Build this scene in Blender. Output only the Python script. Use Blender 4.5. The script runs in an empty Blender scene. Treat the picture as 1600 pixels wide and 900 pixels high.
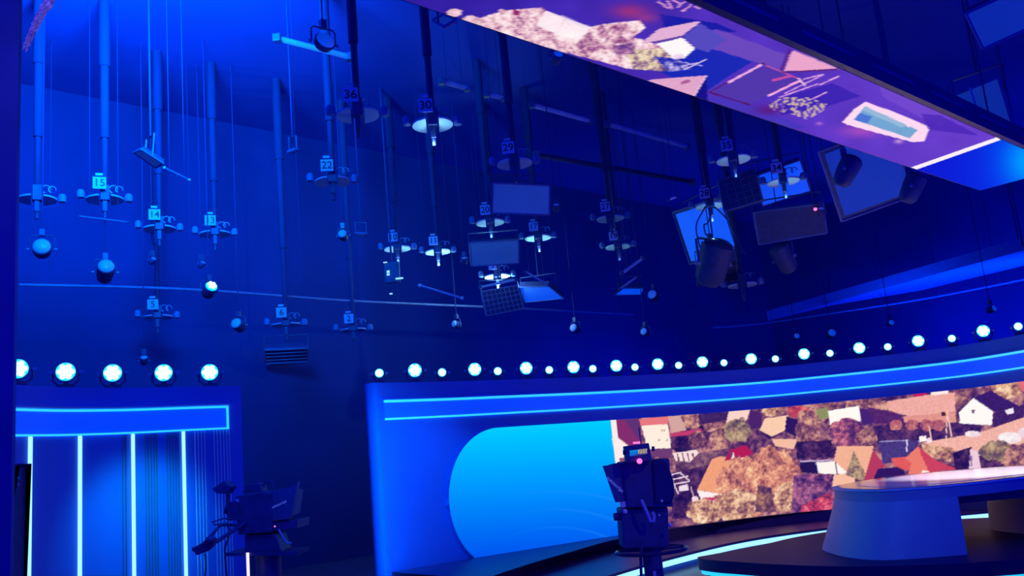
import bpy, math, random
import numpy as np
from mathutils import Vector, Matrix
random.seed(7); rng = np.random.default_rng(11)
SC = bpy.context.scene; COL = SC.collection
# ------------------------------------------------------------------ camera, world, exposure
FPX = 1400.0; PITCH = math.radians(10.9); ROLL = math.radians(5.2)
CAM = np.array([0, 0, 1.75])
F_ = np.array([0, math.cos(PITCH), math.sin(PITCH)]); R0 = np.array([1., 0, 0]); U0 = np.array([0, -math.sin(PITCH), math.cos(PITCH)])
R_ = math.cos(ROLL)*R0 - math.sin(ROLL)*U0; U_ = math.sin(ROLL)*R0 + math.cos(ROLL)*U0
cd = bpy.data.cameras.new('camera'); cam = bpy.data.objects.new('camera', cd); COL.objects.link(cam)
cd.sensor_width = 36; cd.lens = FPX/1600*36; cd.clip_end = 200
m = Matrix.Identity(4)
for i in range(3):
    m[i][0] = R_[i]; m[i][1] = U_[i]; m[i][2] = -F_[i]; m[i][3] = CAM[i]
cam.matrix_world = m
SC.camera = cam
SC.view_settings.view_transform = 'Standard'; SC.view_settings.look = 'None'
SC.view_settings.exposure = 0.0; SC.view_settings.gamma = 1.0; SC.view_settings.use_curve_mapping = False
SC.cycles.use_denoising = True
SC.cycles.max_bounces = 6; SC.cycles.diffuse_bounces = 3; SC.cycles.sample_clamp_indirect = 4.0
W = bpy.data.worlds.new('studio_ambience'); SC.world = W; W.use_nodes = True
WB = W.node_tree.nodes['Background']; WB.inputs[0].default_value = (0.0, 0.004, 1.0, 1); WB.inputs[1].default_value = 0.93

def ray(x, y): return F_*FPX + R_*(x-800) + U_*(450-y)
def onz(x, y, z):
    d = ray(x, y); return Vector(CAM + d*((z-CAM[2])/d[2]))
def at(x, y, Y):
    d = ray(x, y); return Vector(CAM + d*(Y/d[1]))
def proj(P):
    v = np.asarray(P)-CAM; w = v@F_; return 800+FPX*(v@R_)/w, 450-FPX*(v@U_)/w

UX = Vector((0.7385, 0.6743, 0)); VX = Vector((0.6743, -0.7385, 0))     # the studio's own axes
def uv(u, v, z): return UX*u + VX*v + Vector((0, 0, z))
CEIL = 9.5; VA = -17.5; UB = 28.5

# ------------------------------------------------------------------ lamps: studio washes and unseen ones added for brightness
def lamp(name, kind, loc, energy, color, size=.2, target=None, angle=90, blend=1.0, sy=None):
    l = bpy.data.lights.new(name, kind); l.energy = energy; l.color = color
    if kind == 'AREA':
        l.size = size
        if sy: l.shape = 'RECTANGLE'; l.size_y = sy
    else: l.shadow_soft_size = size
    if kind == 'SPOT': l.spot_size = math.radians(angle); l.spot_blend = blend
    o = bpy.data.objects.new(name, l); COL.objects.link(o); o.location = loc
    if target is not None:
        o.rotation_euler = (Vector(target)-Vector(loc)).to_track_quat('-Z', 'Y').to_euler()
    return o
BLUE = (0.0, 0.10, 1.0); DEEP = (0.0, 0.02, 1.0)
lamp('haze_glow_lamp', 'SPOT', onz(225, -70, 7.9), 8500, (0.0, 0.24, 1.0), 1.2, onz(205, -20, 9.5), 138, 1.0)  # unseen lamp aimed up; the lit ceiling stands in for glowing haze
lamp('ceiling_fill_lamp', 'SPOT', onz(60, -10, 8.0), 260, (0.0, 0.12, 1.0), 1.0, onz(150, 230, 9.5), 120, 1.0)  # unseen fill, added to lift the upper left
lamp('left_set_wash_lamp', 'SPOT', (-3.6, 10.1, 2.2), 130, (0, .52, 1), .15, (-4.66, 11.03, 1.35), 75, 1.0)
lamp('right_set_wash_lamp', 'SPOT', (.2, 11.6, 3.2), 290, (0, .28, 1), .2, (-1.55, 13.4, 1.6), 55, 1.0)
lamp('end_stripe_fill_lamp', 'AREA', (-1.95, 12.55, 1.5), 16, (0, .36, 1), .06, (-2.2, 13.1, 1.5), sy=2.8)  # unseen strip light added to make the bright stripe on the wall end
lamp('back_wall_wash_lamp', 'AREA', uv(19.0, -15.0, 2.6), 150, DEEP, 7, uv(19.0, VA, 4.6), sy=.4)  # unseen area light added for the set-top lamps' spill on this wall
lamp('right_wall_wash_lamp', 'AREA', uv(25.2, -8.0, 2.6), 420, DEEP, 9, uv(UB, -8, 4.6), sy=.4)  # same for the right wall, also added behind the set
lamp('pink_strip_fill_lamp', 'POINT', at(75, 10, 4.3), 5, (.55, .45, 1), .05)  # unseen lamp added only to brighten the crumpled pink strip
lamp('left_set_fill_lamp', 'AREA', (-1.2, 6.4, 3.9), 62, (0, .12, 1), 2.5, (-4.9, 10.6, 2.6), sy=1.0)  # unseen area light added to brighten the left set wall
lamp('camera_fill_lamp', 'SPOT', (3.0, 2.6, 4.2), 55, (.9, .85, 1), .1, (.75, 6.2, 1.4), 14, .8)  # unseen narrow spot added to whiten the camera's plug and handle
lamp('desk_top_fill_lamp', 'SPOT', (6.0, 11.6, 4.3), 1100, (1, .85, .97), .15, (6.0, 12.2, 1.0), 46, .6)  # unseen spot added to whiten the inset on the desk top
lamp('desk_wash_lamp', 'SPOT', (2.9, 7.6, 4.2), 230, (0, .12, 1), .3, (4.25, 10.7, .7), 40, 1.0)

# ------------------------------------------------------------------ materials
def mat(name, color, rough=.5, metal=0, noise=.12, scale=6, emit=None, strength=1, spec=.5):
    M = bpy.data.materials.new(name); M.use_nodes = True; nt = M.node_tree; b = nt.nodes['Principled BSDF']
    b.inputs['Roughness'].default_value = rough; b.inputs['Metallic'].default_value = metal
    b.inputs['Specular IOR Level'].default_value = spec
    tc = nt.nodes.new('ShaderNodeTexCoord'); n = nt.nodes.new('ShaderNodeTexNoise'); n.inputs['Scale'].default_value = scale
    n.inputs['Detail'].default_value = 3
    nt.links.new(tc.outputs['Object'], n.inputs['Vector'])
    r = nt.nodes.new('ShaderNodeValToRGB')
    r.color_ramp.elements[0].color = tuple(c*(1-noise) for c in color)+(1,); r.color_ramp.elements[0].position = .3
    r.color_ramp.elements[1].color = tuple(min(1, c*(1+noise)) for c in color)+(1,); r.color_ramp.elements[1].position = .7
    nt.links.new(n.outputs['Fac'], r.inputs['Fac']); nt.links.new(r.outputs['Color'], b.inputs['Base Color'])
    if emit:
        b.inputs['Emission Color'].default_value = tuple(emit)+(1,); b.inputs['Emission Strength'].default_value = strength
    return M
def lin(c):
    c = np.asarray(c, float); return np.where(c <= .04045, c/12.92, ((c+.055)/1.055)**2.4)
def screen_mat(name):
    M = bpy.data.materials.new(name); M.use_nodes = True; nt = M.node_tree; nt.nodes.clear()
    o = nt.nodes.new('ShaderNodeOutputMaterial'); e = nt.nodes.new('ShaderNodeEmission'); a = nt.nodes.new('ShaderNodeVertexColor')
    a.layer_name = 'picture'; nt.links.new(a.outputs['Color'], e.inputs['Color']); nt.links.new(e.outputs[0], o.inputs['Surface'])
    return M
M_ROOM = mat('dark_studio_drape', (.02, .03, .2), .9, noise=.12, scale=.6)
M_CEIL = mat('dark_studio_ceiling', (.03, .06, .42), .9, noise=.1, scale=.4)
M_FLOOR = mat('dark_studio_floor', (.12, .11, .2), .3, noise=.15, scale=2)
M_PART = mat('dark_partition_cloth', (.05, .1, .36), .9, scale=3)
M_SET = mat('matt_set_paint', (.035, .16, .70), .55, noise=.04, scale=1.5)
M_SETB = mat('cove_glow_paint', (.05, .15, .8), .5, noise=.04, emit=(0, .06, 1), strength=.72)  # glows of itself, standing in for light from the LED strips
M_RIB = mat('dark_fluting', (.14, .15, .2), .6)
M_RIBL = mat('pale_fluting', (.75, .8, .85), .5)
M_LEDC = mat('cyan_led_strip', (.6, .8, .9), .4, emit=(.02, .62, 1), strength=1.05)
M_LEDD = mat('dim_cyan_led_strip', (.6, .8, .9), .4, emit=(.01, .38, 1), strength=.95)
M_LEDW = mat('white_led_strip', (.8, .9, .9), .4, emit=(.42, 1, 1), strength=1.05)
M_LEDCORE = mat('lamp_core', (.8, .9, .9), .4, emit=(.75, 1, 1), strength=2.2)
M_LEDRIM = mat('lamp_cyan_cell', (.4, .8, .9), .4, emit=(.0, .62, 1), strength=1.2)
M_BLK = mat('black_equipment', (.04, .05, .19), .55, noise=.2, scale=12)
M_BLKG = mat('black_gloss', (.03, .03, .12), .22, noise=.1)
M_DKG = mat('dark_grey_metal', (.08, .09, .24), .4, .1, noise=.15, scale=10)
M_DRUM = mat('blue_grey_drum', (.14, .18, .42), .6)
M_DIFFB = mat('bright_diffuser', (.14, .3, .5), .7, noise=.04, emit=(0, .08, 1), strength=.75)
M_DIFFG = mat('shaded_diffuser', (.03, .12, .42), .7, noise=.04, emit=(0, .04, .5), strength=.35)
M_COLM = mat('grey_telescopic_tube', (.012, .025, .13), .8, .0, noise=.1, scale=3)
M_PALE = mat('pale_grey_metal', (.4, .48, .74), .5, noise=.08)
M_WHITE = mat('white_enamel', (.85, .88, .92), .5, noise=.05)
M_DIFF = mat('pale_diffuser', (.14, .3, .42), .7, noise=.04, scale=2, emit=(.01, .06, .5), strength=.3)
M_FRAME = mat('panel_frame', (.12, .15, .4), .5)
M_LENS = mat('pale_lens', (.55, .62, .75), .25, noise=.1, emit=(0, .1, .9), strength=.35)
M_RIG = mat('thin_rig_steel', (.25, .27, .5), .4, .2)
M_DESK = mat('satin_silver_desk', (.46, .46, .52), .5, .1, noise=.03, scale=2)
M_DTOP = mat('gloss_desk_top', (.22, .2, .24), .1, noise=.03, spec=.9)
M_RIM = mat('white_desk_edge', (.9, .88, .9), .35)
M_STAGE = mat('dark_gloss_stage', (.025, .012, .11), .5, noise=.1, scale=2, spec=.15)
M_STEP = mat('satin_step', (.09, .05, .22), .4, noise=.08, scale=2)
M_RED = mat('red_tally', (.8, .1, .3), .4, emit=(1, .12, .35), strength=2)
M_POLE = mat('slim_dark_pole', (.02, .03, .17), .8)
M_TOPW = mat('white_reflection_inset', (.85, .82, .86), .12, noise=.03)
M_PLATE = mat('number_plate_white', (.6, .5, .92), .6, noise=.04)
M_INK = mat('black_ink', (.03, .03, .04), .6)
M_PINK = mat('pale_pink', (.8, .65, .9), .4, noise=.3, scale=30)
M_HOOD = mat('hood_cloth', (.06, .09, .26), .6)
M_LETTER = mat('pale_lettering', (.75, .78, .85), .5, emit=(.12, .15, .6), strength=.25)

# ------------------------------------------------------------------ mesh helpers
class MB:
    def __init__(s): s.v = []; s.f = []
    def add(s, vs, fs):
        b = len(s.v); s.v += [Vector(v) for v in vs]; s.f += [[b+i for i in f] for f in fs]; return s
    def box(s, c, size, M=None):
        c = Vector(c); h = [a/2 for a in size]
        vs = [Vector((x*h[0], y*h[1], z*h[2])) for x in (-1, 1) for y in (-1, 1) for z in (-1, 1)]
        vs = [c + (M @ v if M else v) for v in vs]
        return s.add(vs, [(0, 1, 3, 2), (4, 6, 7, 5), (0, 4, 5, 1), (2, 3, 7, 6), (0, 2, 6, 4), (1, 5, 7, 3)])
    def cyl(s, p0, p1, r0, r1=None, n=14, caps=True):
        p0 = Vector(p0); p1 = Vector(p1); r1 = r0 if r1 is None else r1
        d = (p1-p0).normalized(); a = d.orthogonal().normalized(); b = d.cross(a)
        vs = []
        for p, r in ((p0, r0), (p1, r1)):
            for k in range(n):
                t = 2*math.pi*k/n; vs.append(p + a*(r*math.cos(t)) + b*(r*math.sin(t)))
        fs = [(k, (k+1) % n, n+(k+1) % n, n+k) for k in range(n)]
        if caps: fs += [tuple(range(n-1, -1, -1)), tuple(range(n, 2*n))]
        return s.add(vs, fs)
    def tube(s, pts, r, n=8):
        pts = [Vector(p) for p in pts]; vs = []; a = None
        for i, p in enumerate(pts):
            d = (pts[min(i+1, len(pts)-1)] - pts[max(i-1, 0)]).normalized()
            if a is None: a = d.orthogonal().normalized()
            a = (a - d*a.dot(d)).normalized(); b = d.cross(a)
            for k in range(n):
                t = 2*math.pi*k/n; vs.append(p + a*(r*math.cos(t)) + b*(r*math.sin(t)))
        L = len(pts); fs = [(i*n+k, i*n+(k+1) % n, (i+1)*n+(k+1) % n, (i+1)*n+k) for i in range(L-1) for k in range(n)]
        fs += [tuple(range(n-1, -1, -1)), tuple(range((L-1)*n, L*n))]
        return s.add(vs, fs)
    def ring(s, c, R, r, M=None, n=36, k=8, a0=0, a1=2*math.pi):
        pts = []
        for i in range(n+1):
            t = a0+(a1-a0)*i/n; v = Vector((R*math.cos(t), R*math.sin(t), 0)); pts.append(Vector(c)+(M @ v if M else v))
        return s.tube(pts, r, k)
    def lathe(s, prof, M=None, c=(0, 0, 0), n=24):       # profile (r, z) about local z
        vs = []; c = Vector(c)
        for r, z in prof:
            for k in range(n):
                t = 2*math.pi*k/n; v = Vector((r*math.cos(t), r*math.sin(t), z)); vs.append(c+(M @ v if M else v))
        fs = [(i*n+k, i*n+(k+1) % n, (i+1)*n+(k+1) % n, (i+1)*n+k) for i in range(len(prof)-1) for k in range(n)]
        fs += [tuple(range(n-1, -1, -1)), tuple(range((len(prof)-1)*n, len(prof)*n))]
        return s.add(vs, fs)
    def loft(s, A, B, closed=True, caps=True):           # two rings of equal length
        n = len(A); fs = [(k, (k+1) % n, n+(k+1) % n, n+k) for k in range(n if closed else n-1)]
        if caps: fs += [tuple(range(n-1, -1, -1)), tuple(range(n, 2*n))]
        return s.add(list(A)+list(B), fs)
    def grid(s, rows):                                   # list of equal rows of points
        n = len(rows[0]); vs = [p for r in rows for p in r]
        return s.add(vs, [(i*n+k, i*n+k+1, (i+1)*n+k+1, (i+1)*n+k) for i in range(len(rows)-1) for k in range(n-1)])
    def build(s, name, material, parent=None, smooth=False, bevel=0):
        me = bpy.data.meshes.new(name); me.from_pydata([tuple(v) for v in s.v], [], s.f)
        import bmesh
        bm = bmesh.new(); bm.from_mesh(me); bmesh.ops.recalc_face_normals(bm, faces=bm.faces)
        if bevel: bmesh.ops.bevel(bm, geom=list(bm.edges), offset=bevel, segments=2, affect='EDGES', profile=.5)
        bm.to_mesh(me); bm.free()
        if smooth:
            for p in me.polygons: p.use_smooth = True
            me.set_sharp_from_angle(angle=math.radians(40))
        me.materials.append(material)
        o = bpy.data.objects.new(name, me); COL.objects.link(o)
        if parent: o.parent = parent
        return o
def tag(o, label, cat, group=None, kind=None):
    o['label'] = label; o['category'] = cat
    if group: o['group'] = group
    if kind: o['kind'] = kind
    return o
def thing(name, label, cat, loc=(0, 0, 0), rz=0, group=None):
    o = bpy.data.objects.new(name, None); COL.objects.link(o); o.location = loc; o.rotation_euler = (0, 0, rz)
    o.empty_display_size = .1
    return tag(o, label, cat, group)
def struct(name, mb, m, smooth=False):
    o = mb.build(name, m, None, smooth); o['kind'] = 'structure'; return o
def copy_part(o, parent):
    c = o.copy(); COL.objects.link(c); c.parent = parent
    for g in o.children: copy_part(g, c)
    return c
def text_mesh(body, size, name, material, parent, M, depth=.004):
    cu = bpy.data.curves.new('t', 'FONT'); cu.body = body; cu.size = size; cu.extrude = depth/2; cu.align_x = 'CENTER'; cu.align_y = 'CENTER'
    cu.offset = size*.012
    t = bpy.data.objects.new('t', cu); COL.objects.link(t)
    dg = bpy.context.evaluated_depsgraph_get(); dg.update()
    me = bpy.data.meshes.new_from_object(t.evaluated_get(dg)); me.transform(M)
    bpy.data.objects.remove(t); bpy.data.curves.remove(cu)
    me.materials.clear(); me.materials.append(material); me.name = name
    o = bpy.data.objects.new(name, me); COL.objects.link(o); o.parent = parent
    return o
FACE = Matrix(((1, 0, 0, 0), (0, 0, -1, 0), (0, 1, 0, 0), (0, 0, 0, 1)))     # local xy -> xz, facing -y
def yaw_to_cam(p, frac=1.0): return -math.atan2(p[0], p[1])*frac
ORD = ['first', 'second', 'third', 'fourth', 'fifth', 'sixth', 'seventh', 'eighth', 'ninth', 'tenth', 'eleventh', 'twelfth', 'thirteenth']

class Curve:
    def __init__(s, pts, n=400):
        P = [np.array(p, float) for p in pts]; out = []
        for i in range(len(P)-1):
            p0 = P[max(i-1, 0)]; p1 = P[i]; p2 = P[i+1]; p3 = P[min(i+2, len(P)-1)]
            for t in np.linspace(0, 1, 30, endpoint=False):
                out.append(.5*((2*p1)+(-p0+p2)*t+(2*p0-5*p1+4*p2-p3)*t*t+(-p0+3*p1-3*p2+p3)*t**3))
        out.append(P[-1]); out = np.array(out)
        d = np.r_[0, np.cumsum(np.linalg.norm(np.diff(out, axis=0), axis=1))]
        s.L = d[-1]; s.S = np.linspace(0, s.L, n); s.P = np.c_[np.interp(s.S, d, out[:, 0]), np.interp(s.S, d, out[:, 1])]
        ker = np.ones(9)/9                                          # light smoothing
        q = np.pad(s.P, ((4, 4), (0, 0)), mode='reflect', reflect_type='odd'); s.P = np.c_[np.convolve(q[:, 0], ker, 'valid'), np.convolve(q[:, 1], ker, 'valid')]
        t = np.gradient(s.P, axis=0); t /= np.linalg.norm(t, axis=1)[:, None]; s.N = np.c_[t[:, 1], -t[:, 0]]   # to the right of travel
    def at(s, a, off=0, z=0):
        x = np.interp(a, s.S, s.P[:, 0]) + off*np.interp(a, s.S, s.N[:, 0]); y = np.interp(a, s.S, s.P[:, 1]) + off*np.interp(a, s.S, s.N[:, 1])
        return Vector((x, y, z))
    def hit(s, px, py):
        d = ray(px, py); best = None
        for i in range(len(s.S)-1):
            a = s.P[i]; e = s.P[i+1]-a; den = d[0]*e[1]-d[1]*e[0]
            if abs(den) < 1e-9: continue
            t = (a[0]*e[1]-a[1]*e[0])/den; k = (a[0]*d[1]-a[1]*d[0])/den
            if -.01 <= k <= 1.01 and t > 0: best = (s.S[i]+k*(s.S[i+1]-s.S[i]), CAM[2]+t*d[2])
        if best is None:                                             # past the ends: nearest end
            best = (0 if px < 800 else s.L, CAM[2])
        return best
def wall_solid(mb, cv, s0, s1, o0, o1, z0, z1, n=60):                  # solid following the curve between two offsets
    A = np.linspace(s0, s1, n)
    r = [[cv.at(a, o0, z0), cv.at(a, o0, z1), cv.at(a, o1, z1), cv.at(a, o1, z0)] for a in A]
    vs = [p for q in r for p in q]
    fs = [(i*4+k, i*4+(k+1) % 4, (i+1)*4+(k+1) % 4, (i+1)*4+k) for i in range(n-1) for k in range(4)] + [(0, 1, 2, 3), tuple((n-1)*4+k for k in (3, 2, 1, 0))]
    return mb.add(vs, fs)
def smooth_loop(pts, n=8):
    P = [np.array(p, float) for p in pts]; L = len(P); out = []
    for i in range(L):
        p0, p1, p2, p3 = P[i-1], P[i], P[(i+1) % L], P[(i+2) % L]
        for t in np.linspace(0, 1, n, endpoint=False):
            out.append(.5*((2*p1)+(-p0+p2)*t+(2*p0-5*p1+4*p2-p3)*t*t+(-p0+3*p1-3*p2+p3)*t**3))
    return out
def ring3(l, z): return [Vector((p[0], p[1], z)) for p in l]
def shrink(l, d):
    P = np.array(l); c = P.mean(0); v = P-c; r = np.linalg.norm(v, axis=1)[:, None]; return (c+v*(r-d)/r).tolist()

# ------------------------------------------------------------------ the room
fl = [uv(-9, VA-.3, -.2), uv(UB+.3, VA-.3, -.2), uv(UB+.3, -2, -.2), uv(-1, -2, -.2)]
struct('floor', MB().loft(fl, [p+Vector((0, 0, .2)) for p in fl]), M_FLOOR)
def slab(name, pts, th, m): return struct(name, MB().loft([Vector(p) for p in pts[0]], [Vector(p) for p in pts[1]]), m)
a, b = uv(-12, VA, 0), uv(UB+.3, VA, 0)
struct('wall_back', MB().loft([a, b, b-VX*.3, a-VX*.3], [p+Vector((0, 0, CEIL)) for p in (a, b, b-VX*.3, a-VX*.3)]), M_ROOM)
a, b = uv(UB, VA, 0), uv(UB, 10, 0)
struct('wall_right', MB().loft([a, b, b+UX*.3, a+UX*.3], [p+Vector((0, 0, CEIL)) for p in (a, b, b+UX*.3, a+UX*.3)]), M_ROOM)
cc = [uv(-12, VA-.3, CEIL), uv(UB+.3, VA-.3, CEIL), uv(UB+.3, 10, CEIL), uv(2, 10, CEIL), uv(-12, -2, CEIL)]
struct('ceiling', MB().loft(cc, [p+Vector((0, 0, .3)) for p in cc]), M_CEIL)
e = at(23, 450, 5.0)
pt = [Vector((e.x, 5.0, 0)), Vector((e.x-3.2, 4.4, 0)), Vector((e.x-3.2, 4.5, 0)), Vector((e.x-.05, 5.12, 0))]
struct('wall_left', MB().loft(pt, [p+Vector((0, 0, CEIL)) for p in pt]), M_PART)

# ------------------------------------------------------------------ set wall on the right
RP = [onz(x, y, 3.05) for x, y in [(590, 598), (700, 596), (800, 593), (900, 590), (1000, 586), (1100, 581), (1200, 574), (1300, 564), (1400, 553), (1500, 540), (1600, 522)]]
RC = Curve([(p.x, p.y) for p in RP] + [(8.6, 13.4), (8.5, 12.0)])
rw = thing('curved_set_wall', 'long curved matt blue set wall on the right carrying the wide screen', 'set wall', RC.at(3, 0, 0))
def rel(o, parent):                                                    # parent while keeping world-space mesh
    o.parent = parent; o.matrix_parent_inverse = Matrix.Translation(-Vector(parent.location)) ; return o
mb = MB(); wall_solid(mb, RC, 0, RC.L, 0, -.3, 0, 3.05, 120); rel(mb.build('wall_panel', M_SET, None, True), rw)
mb = MB(); c0 = RC.at(0, -.12)
mb.lathe([(.135, 0), (.135, 3.05)], c=(c0.x, c0.y, 0), n=28); rel(mb.build('rounded_end', M_SET, None, True), rw)
s0, _ = RC.hit(600, 640)
mb = MB(); wall_solid(mb, RC, s0, RC.L-.3, 0, .012, 2.50, 2.79, 110); band = rel(mb.build('cove_band', M_SETB, None, True), rw)
band['label'] = 'glowing blue band'
def sub(o, p): o.parent = p; return o
mb = MB(); wall_solid(mb, RC, s0, RC.L-.3, 0, .03, 2.755, 2.79, 110); sub(mb.build('led_strip', M_LEDC), band)
mb = MB(); wall_solid(mb, RC, s0, RC.L-.3, 0, .03, 2.50, 2.527, 110); sub(mb.build('led_strip', M_LEDC), band)
mb = MB(); wall_solid(mb, RC, s0, RC.L-.3, 0, .045, 2.795, 2.82, 110); sub(mb.build('cove_lip', M_SET), band)

# ------------------------------------------------------------------ pictures shown on the LED screens (drawn in code)
def vnoise(h, w, s, seed):
    g = np.random.default_rng(seed).random((int(h/s)+3, int(w/s)+3)); y = np.arange(h)/s; x = np.arange(w)/s
    i = y.astype(int); j = x.astype(int); fy = (y-i)[:, None]; fx = (x-j)[None]
    a = g[i][:, j]; b_ = g[i][:, j+1]; c = g[i+1][:, j]; d = g[i+1][:, j+1]
    return (a*(1-fx)+b_*fx)*(1-fy)+(c*(1-fx)+d*fx)*fy
class Canvas:
    K = 2
    def __init__(s, x0, y0, x1, y1):
        s.x0, s.y0 = x0, y0; s.w = int((x1-x0)*s.K); s.h = int((y1-y0)*s.K); s.a = np.zeros((s.h, s.w, 3))
        yy, xx = np.mgrid[0:s.h, 0:s.w]; s.X = x0+(xx+.5)/s.K; s.Y = y0+(yy+.5)/s.K; s.seed = 1
    def mask(s, pts):
        m = np.zeros((s.h, s.w), bool); n = len(pts)
        for i in range(n):
            (x1, y1), (x2, y2) = pts[i], pts[(i+1) % n]
            if y1 == y2: continue
            c = ((y1 > s.Y) != (y2 > s.Y)) & (s.X < (x2-x1)*(s.Y-y1)/(y2-y1)+x1); m ^= c
        return m
    def put(s, m, col, a=1):
        c = np.array(col)/255.; s.a[m] = s.a[m]*(1-a)+c*a
    def poly(s, pts, col, a=1, tex=0):
        m = s.mask(pts); s.put(m, col, a)
        if tex:
            s.seed += 1; n = (vnoise(s.h, s.w, 3, s.seed)-.5)*tex; s.a[m] = np.clip(s.a[m]+n[m][:, None], 0, 1)
        return m
    def line(s, p, q, w, col):
        p = np.array(p, float); q = np.array(q, float); d = q-p; L = math.hypot(*d); nx, ny = -d[1]/L*w/2, d[0]/L*w/2
        s.put(s.mask([(p[0]+nx, p[1]+ny), (q[0]+nx, q[1]+ny), (q[0]-nx, q[1]-ny), (p[0]-nx, p[1]-ny)]), col)
    def leaves(s, m, cols, sc=4, soft=None, ragged=0, shape=None):
        s.seed += 3; n = .34*vnoise(s.h, s.w, sc*s.K, s.seed)+.26*vnoise(s.h, s.w, sc*s.K/2.2, s.seed+1)+.40*vnoise(s.h, s.w, sc*s.K*3.2, s.seed+2)
        n = np.clip((n-.5)*1.9+.5, 0, .999); k = n*(len(cols)-1); i = k.astype(int); f = (k-i)[..., None]; C = np.array(cols)/255.
        col = C[i]*(1-f)+C[np.minimum(i+1, len(cols)-1)]*f; s.a[m] = col[m]
    def blob(s, c, r, cols, sc=4, edge=.35):
        s.seed += 1; n = vnoise(s.h, s.w, 5*s.K, s.seed)
        d = ((s.X-c[0])/r[0])**2+((s.Y-c[1])/r[1])**2
        s.leaves(d < 1+(n-.5)*2*edge, cols, sc)
    def glow(s, c, r, col, a):
        d = ((s.X-c[0])/r[0])**2+((s.Y-c[1])/r[1])**2; w = (np.exp(-d*1.5)*a)[..., None]; s.a = s.a*(1-w)+np.array(col)/255.*w
    def sample(s, P):
        x = np.clip((P[:, 0]-s.x0)*s.K-.5, 0, s.w-1.01); y = np.clip((P[:, 1]-s.y0)*s.K-.5, 0, s.h-1.01)
        i = y.astype(int); j = x.astype(int); fy = (y-i)[:, None]; fx = (x-j)[:, None]
        return (s.a[i, j]*(1-fx)+s.a[i, j+1]*fx)*(1-fy)+(s.a[i+1, j]*(1-fx)+s.a[i+1, j+1]*fx)*fy
def town_colors(P):
    c = Canvas(690, 570, 1720, 900)
    BR = [(70, 35, 95), (120, 70, 105), (185, 125, 125), (230, 175, 150)]; DK = [(25, 12, 85), (60, 30, 95), (110, 65, 115)]
    OR = [(105, 55, 95), (180, 105, 108), (228, 152, 128), (252, 208, 165)]; YE = [(92, 55, 98), (172, 115, 108), (232, 182, 150), (255, 228, 195)]
    PK = [(60, 30, 105), (110, 55, 115), (190, 100, 130), (240, 160, 160)]; OL = [(70, 48, 98), (122, 95, 105), (170, 140, 118), (208, 178, 142)]
    full = np.ones((c.h, c.w), bool); c.leaves(full, [(40, 20, 95), (85, 45, 105), (150, 95, 120), (215, 155, 145)], 7)
    # back rows of bushes and roofs
    for x, y in [(1020, 670), (1080, 655), (1115, 660), (1262, 660), (1290, 640), (1345, 632), (1370, 640), (1490, 620), (1560, 612)]: c.blob((x, y), (22, 14), BR, 4)
    c.poly([(1092, 640), (1140, 634), (1140, 655), (1092, 664)], (45, 22, 100), .8)
    c.poly([(958, 655), (1000, 653), (1003, 690), (984, 697), (962, 672)], (95, 50, 120)); c.poly([(960, 660), (972, 664), (1000, 688), (985, 697), (966, 686)], (135, 48, 112), 1, .08)
    c.poly([(998, 655), (1046, 650), (1043, 664), (1002, 666)], (232, 120, 130)); c.poly([(1002, 665), (1043, 663), (1050, 702), (1012, 702)], (255, 238, 222))
    c.poly([(1044, 650), (1063, 650), (1073, 672), (1048, 677)], (214, 165, 160)); c.poly([(1046, 677), (1096, 670), (1098, 676), (1050, 684)], (195, 60, 112))
    for x, y in [(1033, 671), (1037, 671), (1029, 686), (1041, 686)]: c.poly([(x, y), (x+2, y), (x+2, y+3), (x, y+3)], (180, 140, 150))
    c.leaves(c.mask([(1048, 682), (1085, 680), (1092, 700), (1060, 708), (1048, 700)]), DK, 4)
    c.poly([(1010, 702), (1050, 700), (1050, 716), (1012, 712)], (110, 60, 120)); c.blob((1090, 688), (14, 14), BR, 4); c.blob((1125, 690), (17, 20), BR, 4)
    c.poly([(1139, 642), (1172, 640), (1167, 656), (1138, 676), (1132, 672)], (250, 212, 200)); c.poly([(1172, 640), (1190, 646), (1192, 668), (1168, 672)], (75, 35, 110))
    c.blob((1152, 672), (20, 20), OL, 4); c.blob((1208, 642), (16, 9), YE, 4)
    c.poly([(1195, 654), (1231, 649), (1226, 673), (1206, 682), (1187, 672)], (250, 205, 175), 1, .05); c.poly([(1229, 651), (1246, 655), (1246, 684), (1226, 674)], (45, 22, 100))
    c.blob((1247, 643), (17, 10), [(140, 40, 100), (200, 75, 95), (235, 130, 120)], 4); c.blob((1258, 668), (15, 28), BR, 4)
    c.poly([(1206, 686), (1246, 686), (1240, 702), (1211, 697)], (246, 188, 165)); c.blob((1265, 690), (20, 22), BR, 5); c.leaves(c.mask([(1245, 690), (1300, 688), (1300, 715), (1245, 716)]), DK, 5)
    c.poly([(1275, 640), (1293, 636), (1296, 652), (1280, 656)], (140, 145, 100))
    c.poly([(1293, 642), (1343, 634), (1345, 664), (1297, 664)], (255, 250, 244)); c.poly([(1342, 638), (1362, 640), (1366, 660), (1346, 666)], (70, 35, 120))
    c.poly([(1355, 636), (1388, 642), (1420, 652), (1408, 662), (1366, 662)], (85, 38, 112), 1, .1); c.blob((1325, 678), (30, 24), PK, 4); c.blob((1354, 688), (16, 20), BR, 4)
    c.poly([(1386, 627), (1450, 617), (1492, 613), (1493, 645), (1422, 651), (1388, 641)], (240, 172, 165), 1, .1); c.poly([(1410, 651), (1493, 643), (1495, 664), (1415, 664)], (226, 150, 142), 1, .1)
    c.poly([(1471, 644), (1477, 644), (1477, 650), (1471, 650)], (70, 30, 70))
    c.leaves(c.mask([(1366, 666), (1410, 660), (1496, 660), (1535, 665), (1530, 680), (1438, 690), (1372, 692)]), [(35, 18, 95), (70, 36, 105), (120, 70, 115)], 4)
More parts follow.
